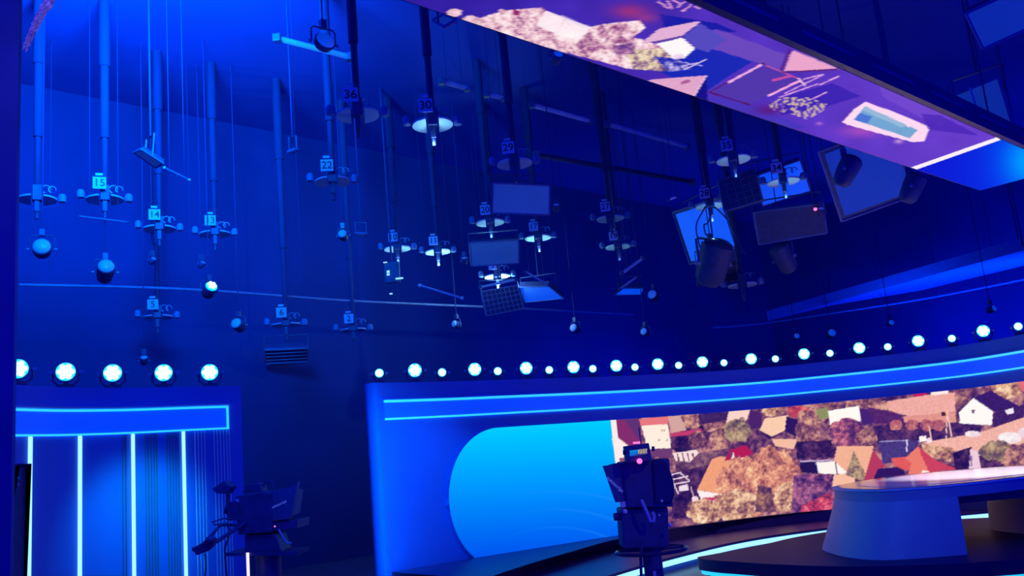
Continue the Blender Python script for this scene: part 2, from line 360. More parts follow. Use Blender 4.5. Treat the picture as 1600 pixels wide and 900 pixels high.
    for x in (1400, 1425, 1448, 1466): c.blob((x, 664), (10, 9), [(120, 50, 110), (180, 95, 115), (215, 140, 130)], 3)
    c.poly([(1372, 692), (1438, 688), (1420, 722), (1380, 724)], (72, 55, 130), 1, .1); c.line((1374, 690), (1420, 688), 2, (150, 140, 200)); c.line((1417, 687), (1417, 706), 2, (230, 220, 240))
    c.poly([(1436, 682), (1447, 681), (1447, 690), (1436, 690)], (255, 245, 240))
    # road and right side houses
    c.poly([(1440, 692), (1530, 676), (1600, 652), (1720, 610), (1720, 690), (1600, 692), (1560, 706), (1480, 704)], (242, 180, 168), 1, .12)
    c.poly([(1498, 645), (1521, 622), (1551, 642), (1550, 664), (1500, 662)], (255, 250, 246)); c.poly([(1521, 622), (1548, 610), (1592, 634), (1580, 645), (1552, 643)], (58, 28, 112), 1, .04)
    c.poly([(1518, 640), (1523, 640), (1523, 646), (1518, 646)], (120, 80, 130)); c.poly([(1552, 645), (1600, 632), (1600, 652), (1552, 668)], (65, 34, 108), 1, .12)
    c.poly([(1570, 641), (1583, 637), (1585, 645), (1574, 648)], (245, 235, 245)); c.blob((1575, 608), (22, 14), YE, 4); c.poly([(1585, 590), (1720, 572), (1720, 610), (1598, 612)], (225, 110, 125), 1, .08)
    for x, y, a_, b_ in [(1520, 678, 13, 5), (1578, 684, 20, 9), (1600, 676, 10, 8), (1452, 688, 5, 4)]: c.blob((x, y), (a_, b_), [(235, 200, 215), (255, 250, 250)], 4, .2)
    c.poly([(1425, 616), (1440, 611), (1450, 616), (1432, 620)], (205, 25, 95)); c.poly([(1454, 608), (1480, 604), (1482, 615), (1456, 618)], (255, 235, 232))
    c.line((1480, 640), (1487, 682), 1.6, (250, 200, 190)); c.line((1480, 640), (1478, 700), 1.6, (250, 200, 190)); c.line((1452, 665), (1455, 688), 1.4, (240, 190, 180))
    c.leaves(c.mask([(1440, 694), (1490, 700), (1485, 722), (1445, 712)]), YE, 4)
    c.leaves(c.mask([(1488, 708), (1518, 698), (1515, 735), (1492, 735)]), DK, 4); c.poly([(1516, 702), (1534, 706), (1532, 732), (1514, 734)], (240, 205, 220)); c.line((1517, 712), (1518, 728), 3, (130, 100, 170))
    c.leaves(c.mask([(1530, 712), (1570, 716), (1566, 735), (1532, 733)]), DK, 4); c.blob((1560, 704), (30, 16), OL, 4); c.blob((1600, 716), (34, 22), BR, 4)
    # near houses
    c.blob((1070, 715), (22, 10), BR, 4); c.leaves(c.mask([(1050, 716), (1140, 700), (1140, 720), (1110, 740), (1060, 745)]), [(70, 35, 95), (110, 70, 110), (170, 120, 130)], 4)
    c.poly([(1051, 708), (1088, 703), (1092, 708), (1078, 722), (1056, 720)], (250, 225, 225))
    for x in (1058, 1066, 1074, 1082): c.line((x, 708), (x+3, 721), 2.2, (120, 60, 95))
    c.leaves(c.mask([(1046, 740), (1120, 724), (1100, 770), (1094, 805), (1050, 812)]), DK, 5)
    c.poly([(1060, 760), (1074, 756), (1076, 766), (1062, 768)], (240, 220, 235))
    for p, q in [((1048, 750), (1075, 744)), ((1050, 757), (1078, 752)), ((1062, 738), (1078, 752)), ((1050, 750), (1060, 772)), ((1048, 742), (1064, 738))]: c.line(p, q, 2, (240, 215, 230))
    c.line((1079, 760), (1091, 800), 2, (220, 170, 190)); c.blob((1086, 780), (5, 5), [(245, 200, 210), (255, 230, 235)], 3, .1)
    c.poly([(1112, 718), (1124, 713), (1165, 716), (1150, 775), (1089, 766)], (242, 162, 125), 1, .06); c.poly([(1089, 766), (1128, 772), (1130, 790), (1100, 792)], (255, 240, 240)); c.poly([(1098, 778), (1124, 776), (1112, 784), (1102, 784)], (200, 60, 105))
    c.poly([(1140, 703), (1165, 695), (1178, 708), (1160, 717), (1146, 710)], (180, 28, 92)); c.poly([(1132, 720), (1140, 703), (1143, 718)], (165, 30, 100)); c.poly([(1142, 720), (1146, 706), (1150, 722)], (255, 220, 215)); c.poly([(1150, 716), (1165, 714), (1162, 722), (1148, 722)], (250, 225, 220))
    c.blob((1165, 762), (44, 48), OR, 3.2, .3); c.blob((1205, 745), (46, 46), OR, 3.2, .3); c.blob((1150, 790), (40, 24), YE, 3.2, .3); c.blob((1232, 778), (24, 24), YE, 3.2, .3)
    c.leaves(c.mask([(1184, 758), (1205, 762), (1212, 800), (1180, 800)]), [(65, 35, 90), (110, 70, 100), (190, 130, 110)], 3.2)
    c.poly([(1250, 722), (1278, 720), (1278, 740), (1252, 738)], (35, 20, 90)); c.poly([(1278, 722), (1324, 720), (1322, 742), (1282, 740)], (255, 246, 240)); c.line((1276, 722), (1281, 739), 3, (250, 240, 245)); c.line((1305, 722), (1308, 740), 2, (110, 80, 130)); c.line((1250, 721), (1324, 718), 2.5, (200, 170, 210))
    c.leaves(c.mask([(1240, 742), (1330, 740), (1312, 765), (1296, 800), (1236, 806)]), [(45, 22, 100), (85, 45, 115), (150, 85, 135), (200, 120, 150)], 4)
    c.leaves(c.mask([(1252, 790), (1300, 768), (1300, 800), (1252, 802)]), [(70, 35, 100), (205, 60, 100), (245, 150, 165)], 3.5)
    c.poly([(1308, 697), (1364, 697), (1364, 720), (1354, 744), (1330, 744), (1303, 720)], (244, 178, 150), 1, .05); c.poly([(1364, 702), (1383, 728), (1360, 752), (1350, 750)], (182, 58, 100)); c.poly([(1303, 741), (1338, 740), (1334, 758), (1300, 760)], (250, 190, 165))
    c.leaves(c.mask([(1334, 705), (1352, 740), (1350, 752), (1321, 742)]), OL, 3); c.poly([(1372, 732), (1412, 729), (1415, 748), (1362, 754)], (48, 22, 100))
    c.poly([(1393, 716), (1432, 712), (1424, 735), (1412, 734), (1396, 727)], (226, 92, 96), 1, .05); c.poly([(1435, 697), (1442, 712), (1456, 738), (1418, 744), (1424, 724), (1414, 716)], (238, 125, 112)); c.poly([(1435, 697), (1462, 719), (1495, 733), (1452, 738), (1438, 708)], (205, 66, 100), 1, .05); c.poly([(1442, 734), (1455, 738), (1438, 742)], (255, 235, 225))
    c.blob((1100, 800), (26, 20), YE, 3.2, .3)
    # blue part with fine arcs and the white divider
    m = c.X < 957+(c.Y-655)*.092; t = np.clip((c.Y-665-(c.X-800)*-.05)/215, 0, 1)[..., None]
    g = np.where(t < .45, np.array([0, 205, 255])*(1-t/.45)+np.array([0, 150, 255])*(t/.45), np.array([0, 150, 255])*(1-(t-.45)/.55)+np.array([0, 78, 240])*((t-.45)/.55))/255.
    c.a[m] = g[m]
    for R in (90, 130, 170, 205, 240):
        d = np.hypot((c.X-870), (c.Y-960)*1.25); w = (np.exp(-((d-R)/2.2)**2)*.28*np.clip((c.X-780)/150, 0, 1)*m)[..., None]; c.a = c.a*(1-w)+np.array([60, 150, 255])/255.*w
    c.poly([(953, 640), (962, 640), (964, 672), (984, 700), (984, 728), (963, 728), (957, 690)], (255, 236, 232)); c.poly([(962, 655), (975, 655), (1000, 690), (984, 698), (966, 684)], (130, 45, 112)); c.poly([(968, 716), (982, 714), (982, 728), (970, 728)], (150, 80, 110))
    return c.sample(P)
def roof_colors(P):
    c = Canvas(560, -110, 1720, 320)
    t = np.clip((c.X-600)/900, 0, 1)[..., None]; c.a[:] = (np.array([45, 28, 160])*(1-t)+np.array([105, 62, 205])*t)/255.
    c.a += ((vnoise(c.h, c.w, 60, 5)-.5)*.1)[..., None]*np.array([.6, .4, 1])
    c.poly([(1060, 82), (1100, 72), (1190, 88), (1140, 118), (1100, 145), (1030, 112)], (26, 40, 182)); c.poly([(1030, 22), (1120, 36), (1150, 50), (1090, 52), (1040, 46)], (26, 28, 168)); c.poly([(1230, 150), (1300, 130), (1345, 150), (1280, 170), (1220, 180)], (55, 32, 175), .8)
    c.poly([(1120, 45), (1240, 90), (1220, 110), (1110, 75), (1090, 58)], (108, 72, 190)); c.poly([(1090, 145), (1180, 165), (1260, 200), (1190, 205), (1080, 160)], (70, 55, 190), .8)
    c.glow((985, 18), (36, 14), (165, 50, 125), .85); c.glow((1010, 28), (24, 9), (170, 60, 135), .6)
    LV = [(120, 55, 125), (190, 130, 165), (236, 190, 205), (255, 228, 232), (255, 240, 245)]
    c.leaves(c.mask([(735, 34), (762, 24), (792, 16), (845, 12), (880, 30), (915, 44), (945, 37), (1000, 32), (1008, 44), (990, 58), (1030, 70), (1058, 92), (1046, 108), (985, 108), (930, 94), (860, 76), (800, 60), (742, 44)]), LV, 3.2)
    for x, y, a_, b_ in [(710, 20, 12, 6), (735, 32, 16, 7), (785, 19, 5, 5), (806, 20, 7, 5)]: c.blob((x, y), (a_, b_), LV[1:4] if x != 806 else [(140, 30, 110), (200, 80, 140)], 2.5, .6)
    c.leaves(c.mask([(975, 78), (1040, 75), (1060, 96), (1040, 112), (990, 108)]), [(60, 40, 140), (140, 100, 140), (225, 200, 170), (250, 235, 200)], 3); c.leaves(c.mask([(955, 72), (995, 66), (990, 84), (962, 86)]), [(70, 40, 140), (150, 90, 150), (230, 185, 200)], 3)
    c.leaves(c.mask([(1020, 88), (1062, 92), (1080, 108), (1046, 112)]), [(24, 30, 165), (40, 45, 175), (150, 140, 220), (230, 215, 240)], 2.5)
    c.poly([(852, 17), (882, 26), (924, 42), (905, 62), (880, 58), (838, 40)], (255, 236, 244), .92, .05); c.line((884, 27), (878, 40), 1.5, (235, 190, 215)); c.glow((892, 55), (16, 9), (255, 250, 250), .9)
    c.poly([(1067, 58), (1094, 36), (1135, 62), (1106, 82), (1088, 76)], (86, 74, 192)); c.poly([(1002, 67), (1030, 45), (1090, 33), (1094, 35), (1064, 57), (1024, 65)], (228, 176, 216), 1, .04); c.line((1024, 66), (1066, 57), 3, (95, 60, 160)); c.poly([(1026, 68), (1066, 59), (1086, 76), (1068, 92), (1046, 86)], (255, 248, 250)); c.blob((1058, 88), (10, 4), [(220, 190, 225), (255, 240, 250)], 3)
    c.line((1068, 110), (1104, 92), 1.6, (225, 205, 240)); c.line((1060, 96), (1098, 103), 1.4, (180, 165, 230)); c.line((1064, 104), (1090, 98), 1.4, (200, 180, 235))
    for p, q in [((1028, 2), (1046, 14)), ((1042, 0), (1050, 14)), ((1050, -2), (1062, 6)), ((1066, 18), (1080, 8)), ((1058, 12), (1070, 2)), ((1084, 10), (1094, 14))]: c.line(p, q, 3, (215, 150, 205))
    c.poly([(1104, 120), (1106, 160), (1078, 152)], (20, 18, 140)); c.poly([(1008, 127), (1020, 124), (1103, 118), (1082, 154), (1062, 146)], (226, 166, 205), 1, .06); c.line((1104, 118), (1083, 153), 1.5, (250, 220, 240)); c.line((1064, 130), (1078, 126), 5, (170, 95, 150))
    c.poly([(1112, 143), (1195, 100), (1250, 122), (1172, 163)], (82, 54, 172)); c.line((1108, 144), (1172, 164), 2, (85, 20, 95)); c.line((1108, 144), (1195, 98), 1.6, (85, 20, 95)); c.line((1138, 129), (1190, 101), 3.4, (240, 175, 225)); c.line((1196, 102), (1250, 124), 2.5, (195, 85, 165)); c.line((1200, 150), (1250, 126), 3.4, (245, 170, 215)); c.line((1206, 126), (1238, 118), 4, (200, 75, 165)); c.line((1247, 122), (1258, 134), 2.5, (245, 200, 235))
    c.poly([(1222, 111), (1228, 95), (1240, 78), (1312, 109), (1262, 110)], (236, 166, 206)); c.line((1221, 112), (1235, 76), 6, (85, 40, 150)); c.line((1224, 113), (1310, 108), 2, (90, 30, 110))
    c.glow((1200, 172), (26, 10), (90, 25, 125), .8)
    for p, q in [((1218, 152), (1278, 131)), ((1226, 146), (1288, 116)), ((1280, 133), (1312, 118)), ((1266, 156), (1292, 144)), ((1255, 124), (1286, 116)), ((1296, 126), (1310, 120))]: c.line(p, q, 1.8, (225, 165, 225))
    c.seed = 77; n = vnoise(c.h, c.w, 2.6*2, 91); m = c.mask([(1200, 165), (1222, 152), (1262, 152), (1292, 162), (1288, 172), (1262, 187), (1242, 180), (1210, 172)]) & (n > .56); c.put(m, (205, 175, 170)); c.glow((1280, 193), (6, 3), (200, 120, 215), .8)
    c.glow((1345, 205), (40, 12), (205, 90, 200), .6); c.poly([(1316, 191), (1328, 178), (1334, 171), (1352, 159), (1400, 176), (1453, 199), (1444, 221), (1426, 222), (1372, 208), (1324, 195)], (255, 218, 242)); c.poly([(1334, 187), (1352, 166), (1434, 203), (1422, 216)], (116, 166, 212), 1, .03); c.poly([(1334, 187), (1344, 176), (1362, 182), (1356, 193)], (76, 118, 215)); c.poly([(1346, 172), (1352, 166), (1418, 196), (1408, 199)], (150, 185, 220)); c.line((1412, 190), (1421, 199), 2.5, (255, 225, 245)); c.glow((1404, 221), (8, 4), (240, 190, 230), .7)
    c.poly([(1360, 100), (1500, 170), (1470, 200), (1380, 152)], (118, 76, 208), .7); c.poly([(1440, 178), (1470, 180), (1530, 212), (1470, 205), (1450, 202)], (70, 35, 180), .7)
    m = c.mask([(1428, 263), (1555, 219), (1720, 150), (1720, 320), (1520, 320)]); g = np.clip((c.X-1440)/170, 0, 1)[..., None]**2; cy = np.exp(-(((c.X-1612)/42)**2+((c.Y-252)/40)**2))[..., None]
    b_ = (np.array([14, 28, 215])*(1-g)+np.array([0, 75, 255])*g)/255.; b_ = b_*(1-cy)+np.array([0, 165, 255])/255.*cy; c.a[m] = b_[m]
    c.line((1420, 266), (1562, 216), 6, (255, 240, 250)); c.a = np.clip(c.a, 0, 1)
    return c.sample(P)


def paint_mesh(name, rows, canvas, material, parent):
    o = MB().grid(rows).build(name, material, parent)
    me = o.data; P = np.zeros(len(me.vertices)*3); me.vertices.foreach_get('co', P); P = P.reshape(-1, 3)
    return o, me, P
def set_colors(me, rgb):
    at_ = me.color_attributes.new('picture', 'FLOAT_COLOR', 'POINT')
    c = np.ones((len(rgb), 4), np.float32); c[:, :3] = lin(rgb); at_.data.foreach_set('color', c.ravel())
    me.color_attributes.render_color_index = 0
M_SCR = screen_mat('led_screen_picture')
# wide screen with a rounded left end
sL = RC.hit(697, 765)[0]; ZB, ZT = .15, 2.29; zc = (ZB+ZT)/2; hr = (ZT-ZB)/2; sR = RC.L-.6
scr = thing('wide_led_screen', 'wide curved screen with rounded left end showing blue and a town from above', 'screen', RC.at(sL+1, .05, 0))
S = np.r_[sL + .9*(1-np.cos(np.linspace(0, math.pi/2, 40))), np.linspace(sL+.9, sR, 560)[1:]]
rows = []; rim0 = []; rim1 = []
for s_ in S:
    d = s_-sL
    rx = 1.0
    h = hr*math.sqrt(max(0, 1-(1-min(d, rx)/rx)**2)) if d < rx else hr
    h = max(h, .01)
    rows.append([RC.at(s_, .06, zc-h+2*h*k/150) for k in range(151)])
    rim0.append((s_, zc-h)); rim1.append((s_, zc+h))
o = MB().grid(rows).build('picture', M_SCR); rel(o, scr)
P = np.array([v.co for v in o.data.vertices]); PX = np.array([proj(p) for p in P]); set_colors(o.data, town_colors(PX))
lb = rim0+rim1[::-1]
A = [RC.at(s_, .055, z) for s_, z in lb]
B = [RC.at(s_ - (.05 if i in (0, len(lb)-1) else 0), .0, z+(-.05 if i < len(rim0) else .02)) for i, (s_, z) in enumerate(lb)]
rel(MB().loft(A, B, caps=False).build('screen_edge', M_SET), scr)

# ------------------------------------------------------------------ set wall on the left
LP = [onz(x, y, 3.05) for x, y in [(100, 605), (200, 606), (300, 604), (376, 603)]]
LC = Curve([(-6.0, 8.2), (-5.72, 9.0), (-5.5, 9.7)] + [(p.x, p.y) for p in LP])
lw = thing('left_set_wall', 'curved blue set wall on the left with four upright light lines', 'set wall', LC.at(3, 0, 0))
rel(wall_solid(MB(), LC, 0, LC.L, 0, -.25, 0, 3.05, 60).build('wall_panel', M_SET, None, True), lw)
sE = LC.hit(356, 650)[0]; sS = .3
band = rel(wall_solid(MB(), LC, sS, sE, 0, .012, 2.49, 2.79, 50).build('cove_band', M_SETB, None, True), lw); band['label'] = 'glowing blue band'
sub(wall_solid(MB(), LC, sS, sE, 0, .03, 2.765, 2.79, 50).build('led_strip', M_LEDC), band)
sub(wall_solid(MB(), LC, sS, sE, 0, .03, 2.49, 2.51, 50).build('led_strip', M_LEDC), band)
sub(wall_solid(MB(), LC, sE-.025, sE, 0, .03, 2.49, 2.79, 2).build('led_strip', M_LEDC), band)
sub(wall_solid(MB(), LC, sS, sE+.02, 0, .045, 2.80, 2.82, 50).build('cove_lip', M_PALE), band)
for x in (46, 124, 207, 286):
    s_ = LC.hit(x, 680)[0]
    rel(wall_solid(MB(), LC, s_-.017, s_+.017, 0, .03, .02, 2.485, 2).build('upright_led_line', M_LEDW), lw)
mb = MB()
for x in (192, 197, 228, 232.5, 237, 241.5, 245.5, 262, 266.5, 271, 275.5, 280):
    s_ = LC.hit(x, 750)[0]; wall_solid(mb, LC, s_-.006, s_+.006, 0, .008, .02, 2.48, 2)
rel(mb.build('dark_fluting', M_RIB), lw)
mb = MB()
for x in (306, 311, 316, 321, 336, 341, 346, 351, 356, 360):
    s_ = LC.hit(x, 750)[0]; wall_solid(mb, LC, s_-.005, s_+.005, 0, .008, .02, 2.48, 2)
rel(mb.build('pale_fluting', M_RIBL), lw)

# ------------------------------------------------------------------ stage: plinth, step, riser, desk
def px_curve(l, z): return Curve([tuple(onz(x, y, z))[:2] for x, y in l], 120)
T = px_curve([(755, 905), (830, 880), (900, 860), (960, 843), (1050, 826), (1120, 816), (1200, 806), (1290, 797), (1400, 786), (1600, 768), (1700, 757)], .38)
Bc = px_curve([(790, 912), (830, 896), (880, 878), (960, 859), (1050, 845), (1120, 831), (1200, 820), (1290, 808), (1400, 797), (1600, 779), (1720, 767)], .2)
Lc = px_curve([(850, 940), (930, 906), (1000, 884), (1050, 870), (1150, 846), (1250, 830), (1400, 812), (1560, 797), (1700, 784)], .2)
tt = np.linspace(0, 1, 80)
pl = thing('screen_plinth', 'dark low plinth with sloped front along the foot of the wide screen', 'plinth', T.at(3, 0, 0))
t3 = [T.at(t*T.L, 0, .38) for t in tt]; b3 = [Bc.at(t*Bc.L, 0, .2) for t in tt]; l3 = [Lc.at(t*Lc.L, 0, .2) for t in tt]
def wall_pt(p):
    k = int(np.argmin(np.hypot(RC.P[:, 0]-p.x, RC.P[:, 1]-p.y))); return RC.at(RC.S[k], .07, .38)
w3 = [wall_pt(p) for p in t3]
Z = lambda l, z: [Vector((p.x, p.y, z)) for p in l]
rel(MB().grid([Z(w3, .0), w3, t3]).build('plinth_top', M_STEP, None, True), pl)
rel(MB().grid([t3, b3, Z(b3, .0)]).build('sloped_front', M_STAGE, None, True), pl)
st = thing('stage_step', 'curved dark step glowing along its front edge below the plinth', 'step', Lc.at(3, 0, 0))
rel(MB().grid([Z(b3, .195), Z(l3, .2), Z(l3, .165)]).build('tread', M_STEP, None, True), st)
ins = [Lc.at(t*Lc.L, -.04, .165) for t in tt]
rel(MB().grid([Z(l3, .165), ins, Z(ins, 0)]).build('riser_face', M_SET, None, True), st)
ls = MB(); rr = []
for t in np.linspace(.02, 1, 80):
    rr.append([Lc.at(t*Lc.L, o_, z_) for o_, z_ in ((-.03, .155), (.0, .155), (.0, .085), (-.03, .085))])
rel(ls.grid([[q[k] for q in rr] for k in (0, 1, 2, 3, 0)]).build('led_strip', M_LEDW), st)
RIS = [(2.13, 12.41), (2.25, 11.98), (2.48, 11.6), (2.85, 11.02), (3.4, 10.42), (4.1, 10.0), (5.1, 9.8), (6.5, 10.05), (7.7, 11.0), (8.0, 12.4), (7.3, 13.7), (6, 14.4), (4.9, 14.3), (3.92, 13.83), (3.31, 13.3), (2.74, 12.85), (2.35, 12.6)]
RL = smooth_loop(RIS)
rs = thing('round_stage', 'dark glossy rounded stage under the presenter desk with a cyan edge', 'stage', (5, 12, 0))
rel(MB().loft(ring3(RL, .13), ring3(RL, .28)).build('platform', M_STAGE, None, True), rs)
rel(MB().loft(ring3(shrink(RL, .03), .075), ring3(shrink(RL, .03), .13), caps=False).build('led_strip', M_LEDC), rs)
rel(MB().loft(ring3(shrink(RL, .1), 0), ring3(shrink(RL, .1), .08)).build('base', M_BLK), rs)
DT = [(3.9, 11.75), (3.95, 11.15), (4.2, 10.72), (4.9, 10.6), (5.8, 10.82), (6.7, 11.2), (7.3, 11.8), (7.45, 12.6), (7.0, 13.3), (6.2, 13.6), (5.3, 13.45), (4.4, 12.75), (4.02, 12.25)]
DL = smooth_loop(DT)
dk = thing('presenter_desk', 'large rounded silver presenter desk with glossy top on the stage', 'desk', (5.4, 12, .28))
rel(MB().loft(ring3(DL, .90), ring3(DL, 1.02)).build('desk_apron', M_DESK, None, True), dk)
rel(MB().loft(ring3(shrink(DL, -.01), 1.02), ring3(shrink(DL, -.01), 1.038)).build('desk_edge', M_RIM, None, True), dk)
rel(MB().loft(ring3(shrink(DL, .05), 1.038), ring3(shrink(DL, .05), 1.046)).build('desk_top', M_DTOP, None, True), dk)
arc = [p for p in DL[80:]+DL[:80] if p[0] < 4.86]
arc = sorted(arc, key=lambda p: math.atan2(-(p[0]-4.86), -(p[1]-11.9)))     # from the front round the left end to the back
ped_t = [np.array((4.86, arc[0][1]))]+arc+[np.array((4.86, arc[-1][1]))]
ped_b = [p+np.array((-.25*min(1, (5.1-p[0])/.9), -.13 if p[1] < 11.6 else .05)) for p in ped_t]
rel(MB().loft(ring3(ped_b, .28), ring3(ped_t, .90)).build('pedestal', M_DESK, None, True), dk)
rel(MB().box((5.7, 11.95, .84), (1.7, 1.7, .12)).build('under_frame', M_BLK), dk)
inset = rel(MB().loft(ring3(shrink(DL, .3), 1.046), ring3(shrink(DL, .3), 1.05)).build('top_reflection', M_TOPW, None, True), dk); inset['label'] = 'white inset standing in for a bright reflection'  # white sheet put where the desk top mirrors bright light
pb = [(6.4, 11.2), (7.2, 11.8), (7.3, 12.7), (6.6, 13.2), (6.1, 12.4)]
rel(MB().loft(ring3(smooth_loop(pb), .28), ring3(shrink(smooth_loop(pb), .05), .90)).build('pedestal', M_DESK, None, True), dk)
p0 = at(1581, 774, 12.6); p1 = at(1589, 804, 12.6)
o = tag(MB().tube([(p0.x, 12.6, .285), (p0.x, 12.6, .7), (p0.x-.02, 12.6, .78)], .012).build('cable_stand', M_PALE), 'thin pale upright rod under the presenter desk', 'rod')

# ------------------------------------------------------------------ overhead LED screen
e0 = onz(1532, 297.5, 4.4); u0 = e0.dot(UX); v0 = e0.dot(VX); wv = onz(1200, 58, 4.4).dot(VX)-v0
ov = thing('overhead_led_screen', 'long overhead screen showing purple rooftops and a pool, hung from the ceiling', 'screen', uv(u0-4, v0+wv/2, 4.4))
UU = np.linspace(u0-9.2, u0, 620)
o = MB().grid([[uv(u, v0+wv*k/70, 4.4) for k in range(71)] for u in UU]).build('picture', M_SCR); rel(o, ov)
PX = np.array([proj(v.co) for v in o.data.vertices]); set_colors(o.data, roof_colors(PX))
q = [uv(u0-9.2, v0-.015, 4.405), uv(u0+.015, v0-.015, 4.405), uv(u0+.015, v0+wv+.02, 4.405), uv(u0-9.2, v0+wv+.02, 4.405)]
rel(MB().loft(q, [p+Vector((0, 0, .16)) for p in q]).build('housing', M_BLKG), ov)
q = [uv(u0-9.2, v0+wv+.02, 4.39), uv(u0+.03, v0+wv+.02, 4.39), uv(u0+.03, v0+wv+.07, 4.39), uv(u0-9.2, v0+wv+.07, 4.39)]
rel(MB().loft(q, [p+Vector((0, 0, .2)) for p in q]).build('side_fascia', M_BLKG), ov)
for a_ in np.arange(u0-8.6, u0-.4, 1.02):
    q = uv(a_+.3, v0+wv+.072, 4.50)
    Mr = Matrix((UX, VX, Vector((0, 0, 1)))).transposed()
    rel(MB().box(q, (.72, .012, .03), Mr).build('vent_slot', M_DKG), ov)
for a_ in (u0-6.5, u0-3.5, u0-.5):
    rel(MB().cyl(uv(a_, v0+wv*.7, 4.5), uv(a_, v0+wv*.7, CEIL), .02, n=8).build('hanger_pole', M_BLK), ov)

# ------------------------------------------------------------------ lights along the set walls
def par_proto(name, label, cat, group, r, big):
    t = thing(name, label, cat, group=group)
    mb = MB(); mb.box((0, .06, .02), (.2 if big else .16, .14, .04)); mb.box((0, .06, .06), (.05, .05, .06)); mb.build('base', M_BLK, t, bevel=.006)
    zc_ = r+.09
    mb = MB(); mb.lathe([(r*.55, .24), (r*.8, .2), (r*1.05, .1), (r*1.12, 0), (r*1.0, -.005)], Matrix.Rotation(-math.pi/2, 3, 'X'), (0, 0, zc_), 24)
    mb.build('body', M_BLK, t, True)
    mb = MB(); h = r*1.3
    mb.tube([(-h, .08, zc_), (-h, .08, zc_-r*.9), (-h*.6, .08, .05), (h*.6, .08, .05), (h, .08, zc_-r*.9), (h, .08, zc_)], .012)
    y = mb.build('yoke', M_DKG, t, True)
    for sx in (-1, 1): MB().cyl((sx*h, .08, zc_), (sx*(h+.04), .08, zc_), .02, n=10).build('tilt_knob', M_PALE, y)
    l = MB().cyl((0, -.012, zc_), (0, .0, zc_), r, n=28).build('lens', M_LEDRIM, t); l['label'] = 'glowing cyan white lens'
    if big:
        for k in range(7):
            a_ = k*math.pi/3; R = 0 if k == 6 else r*.60
            MB().cyl((R*math.cos(a_), -.02, zc_+R*math.sin(a_)), (R*math.cos(a_), -.012, zc_+R*math.sin(a_)), r*.28, n=12).build('lens_cell', M_LEDCORE, l)
    else:
        MB().cyl((0, -.02, zc_), (0, -.012, zc_), r*.8, n=16).build('lens_cell', M_LEDCORE, l)
    return t, zc_
def place_row(px, cv, proto, first, labels, z=3.05, frac=.9, group=None):
    t, zc_ = proto; out = []
    for i, (x, y) in enumerate(px):
        s_, _ = cv.hit(x, y+10)
        p = cv.at(s_, -.12, z)
        if i == 0 and first: o = t
        else:
            o = t.copy(); COL.objects.link(o)
            for ch in t.children: copy_part(ch, o)
        o.location = p; o.rotation_euler = (0, 0, yaw_to_cam(p, frac)); o['label'] = labels[i]
        out.append(o)
    return out
BIG = [(656, 582), (749, 580), (830, 578), (904, 578), (971, 578), (1036, 577), (1105, 572), (1180, 566), (1260, 558), (1346, 546), (1436, 533), (1531, 517)]
SML = [(600, 583), (698, 582), (785, 581), (866, 580), (934, 579), (1000, 579), (1068, 575), (1138, 570), (1216, 563), (1300, 553), (1389, 541), (1485, 526), (1584, 510)]
gp = 'large round lights on top of the curved set wall'
place_row(BIG, RC, par_proto('wash_light', '', 'stage light', gp, .105, True), True, ['%s large round light from the left on top of the curved set wall' % ORD[i] for i in range(12)])
gp = 'small round lights on top of the curved set wall'
place_row(SML, RC, par_proto('pin_spot', '', 'stage light', gp, .066, False), True, ['%s small round light from the left on top of the curved set wall' % ORD[i] for i in range(13)])
gp = 'round lights on top of the left set wall'
place_row([(41, 585), (112, 588), (183, 587), (260, 588), (334, 587)], LC, par_proto('wash_light', '', 'stage light', gp, .108, True), True,
          ['%s glowing round light from the left on top of the left set wall' % ORD[i] for i in range(5)])

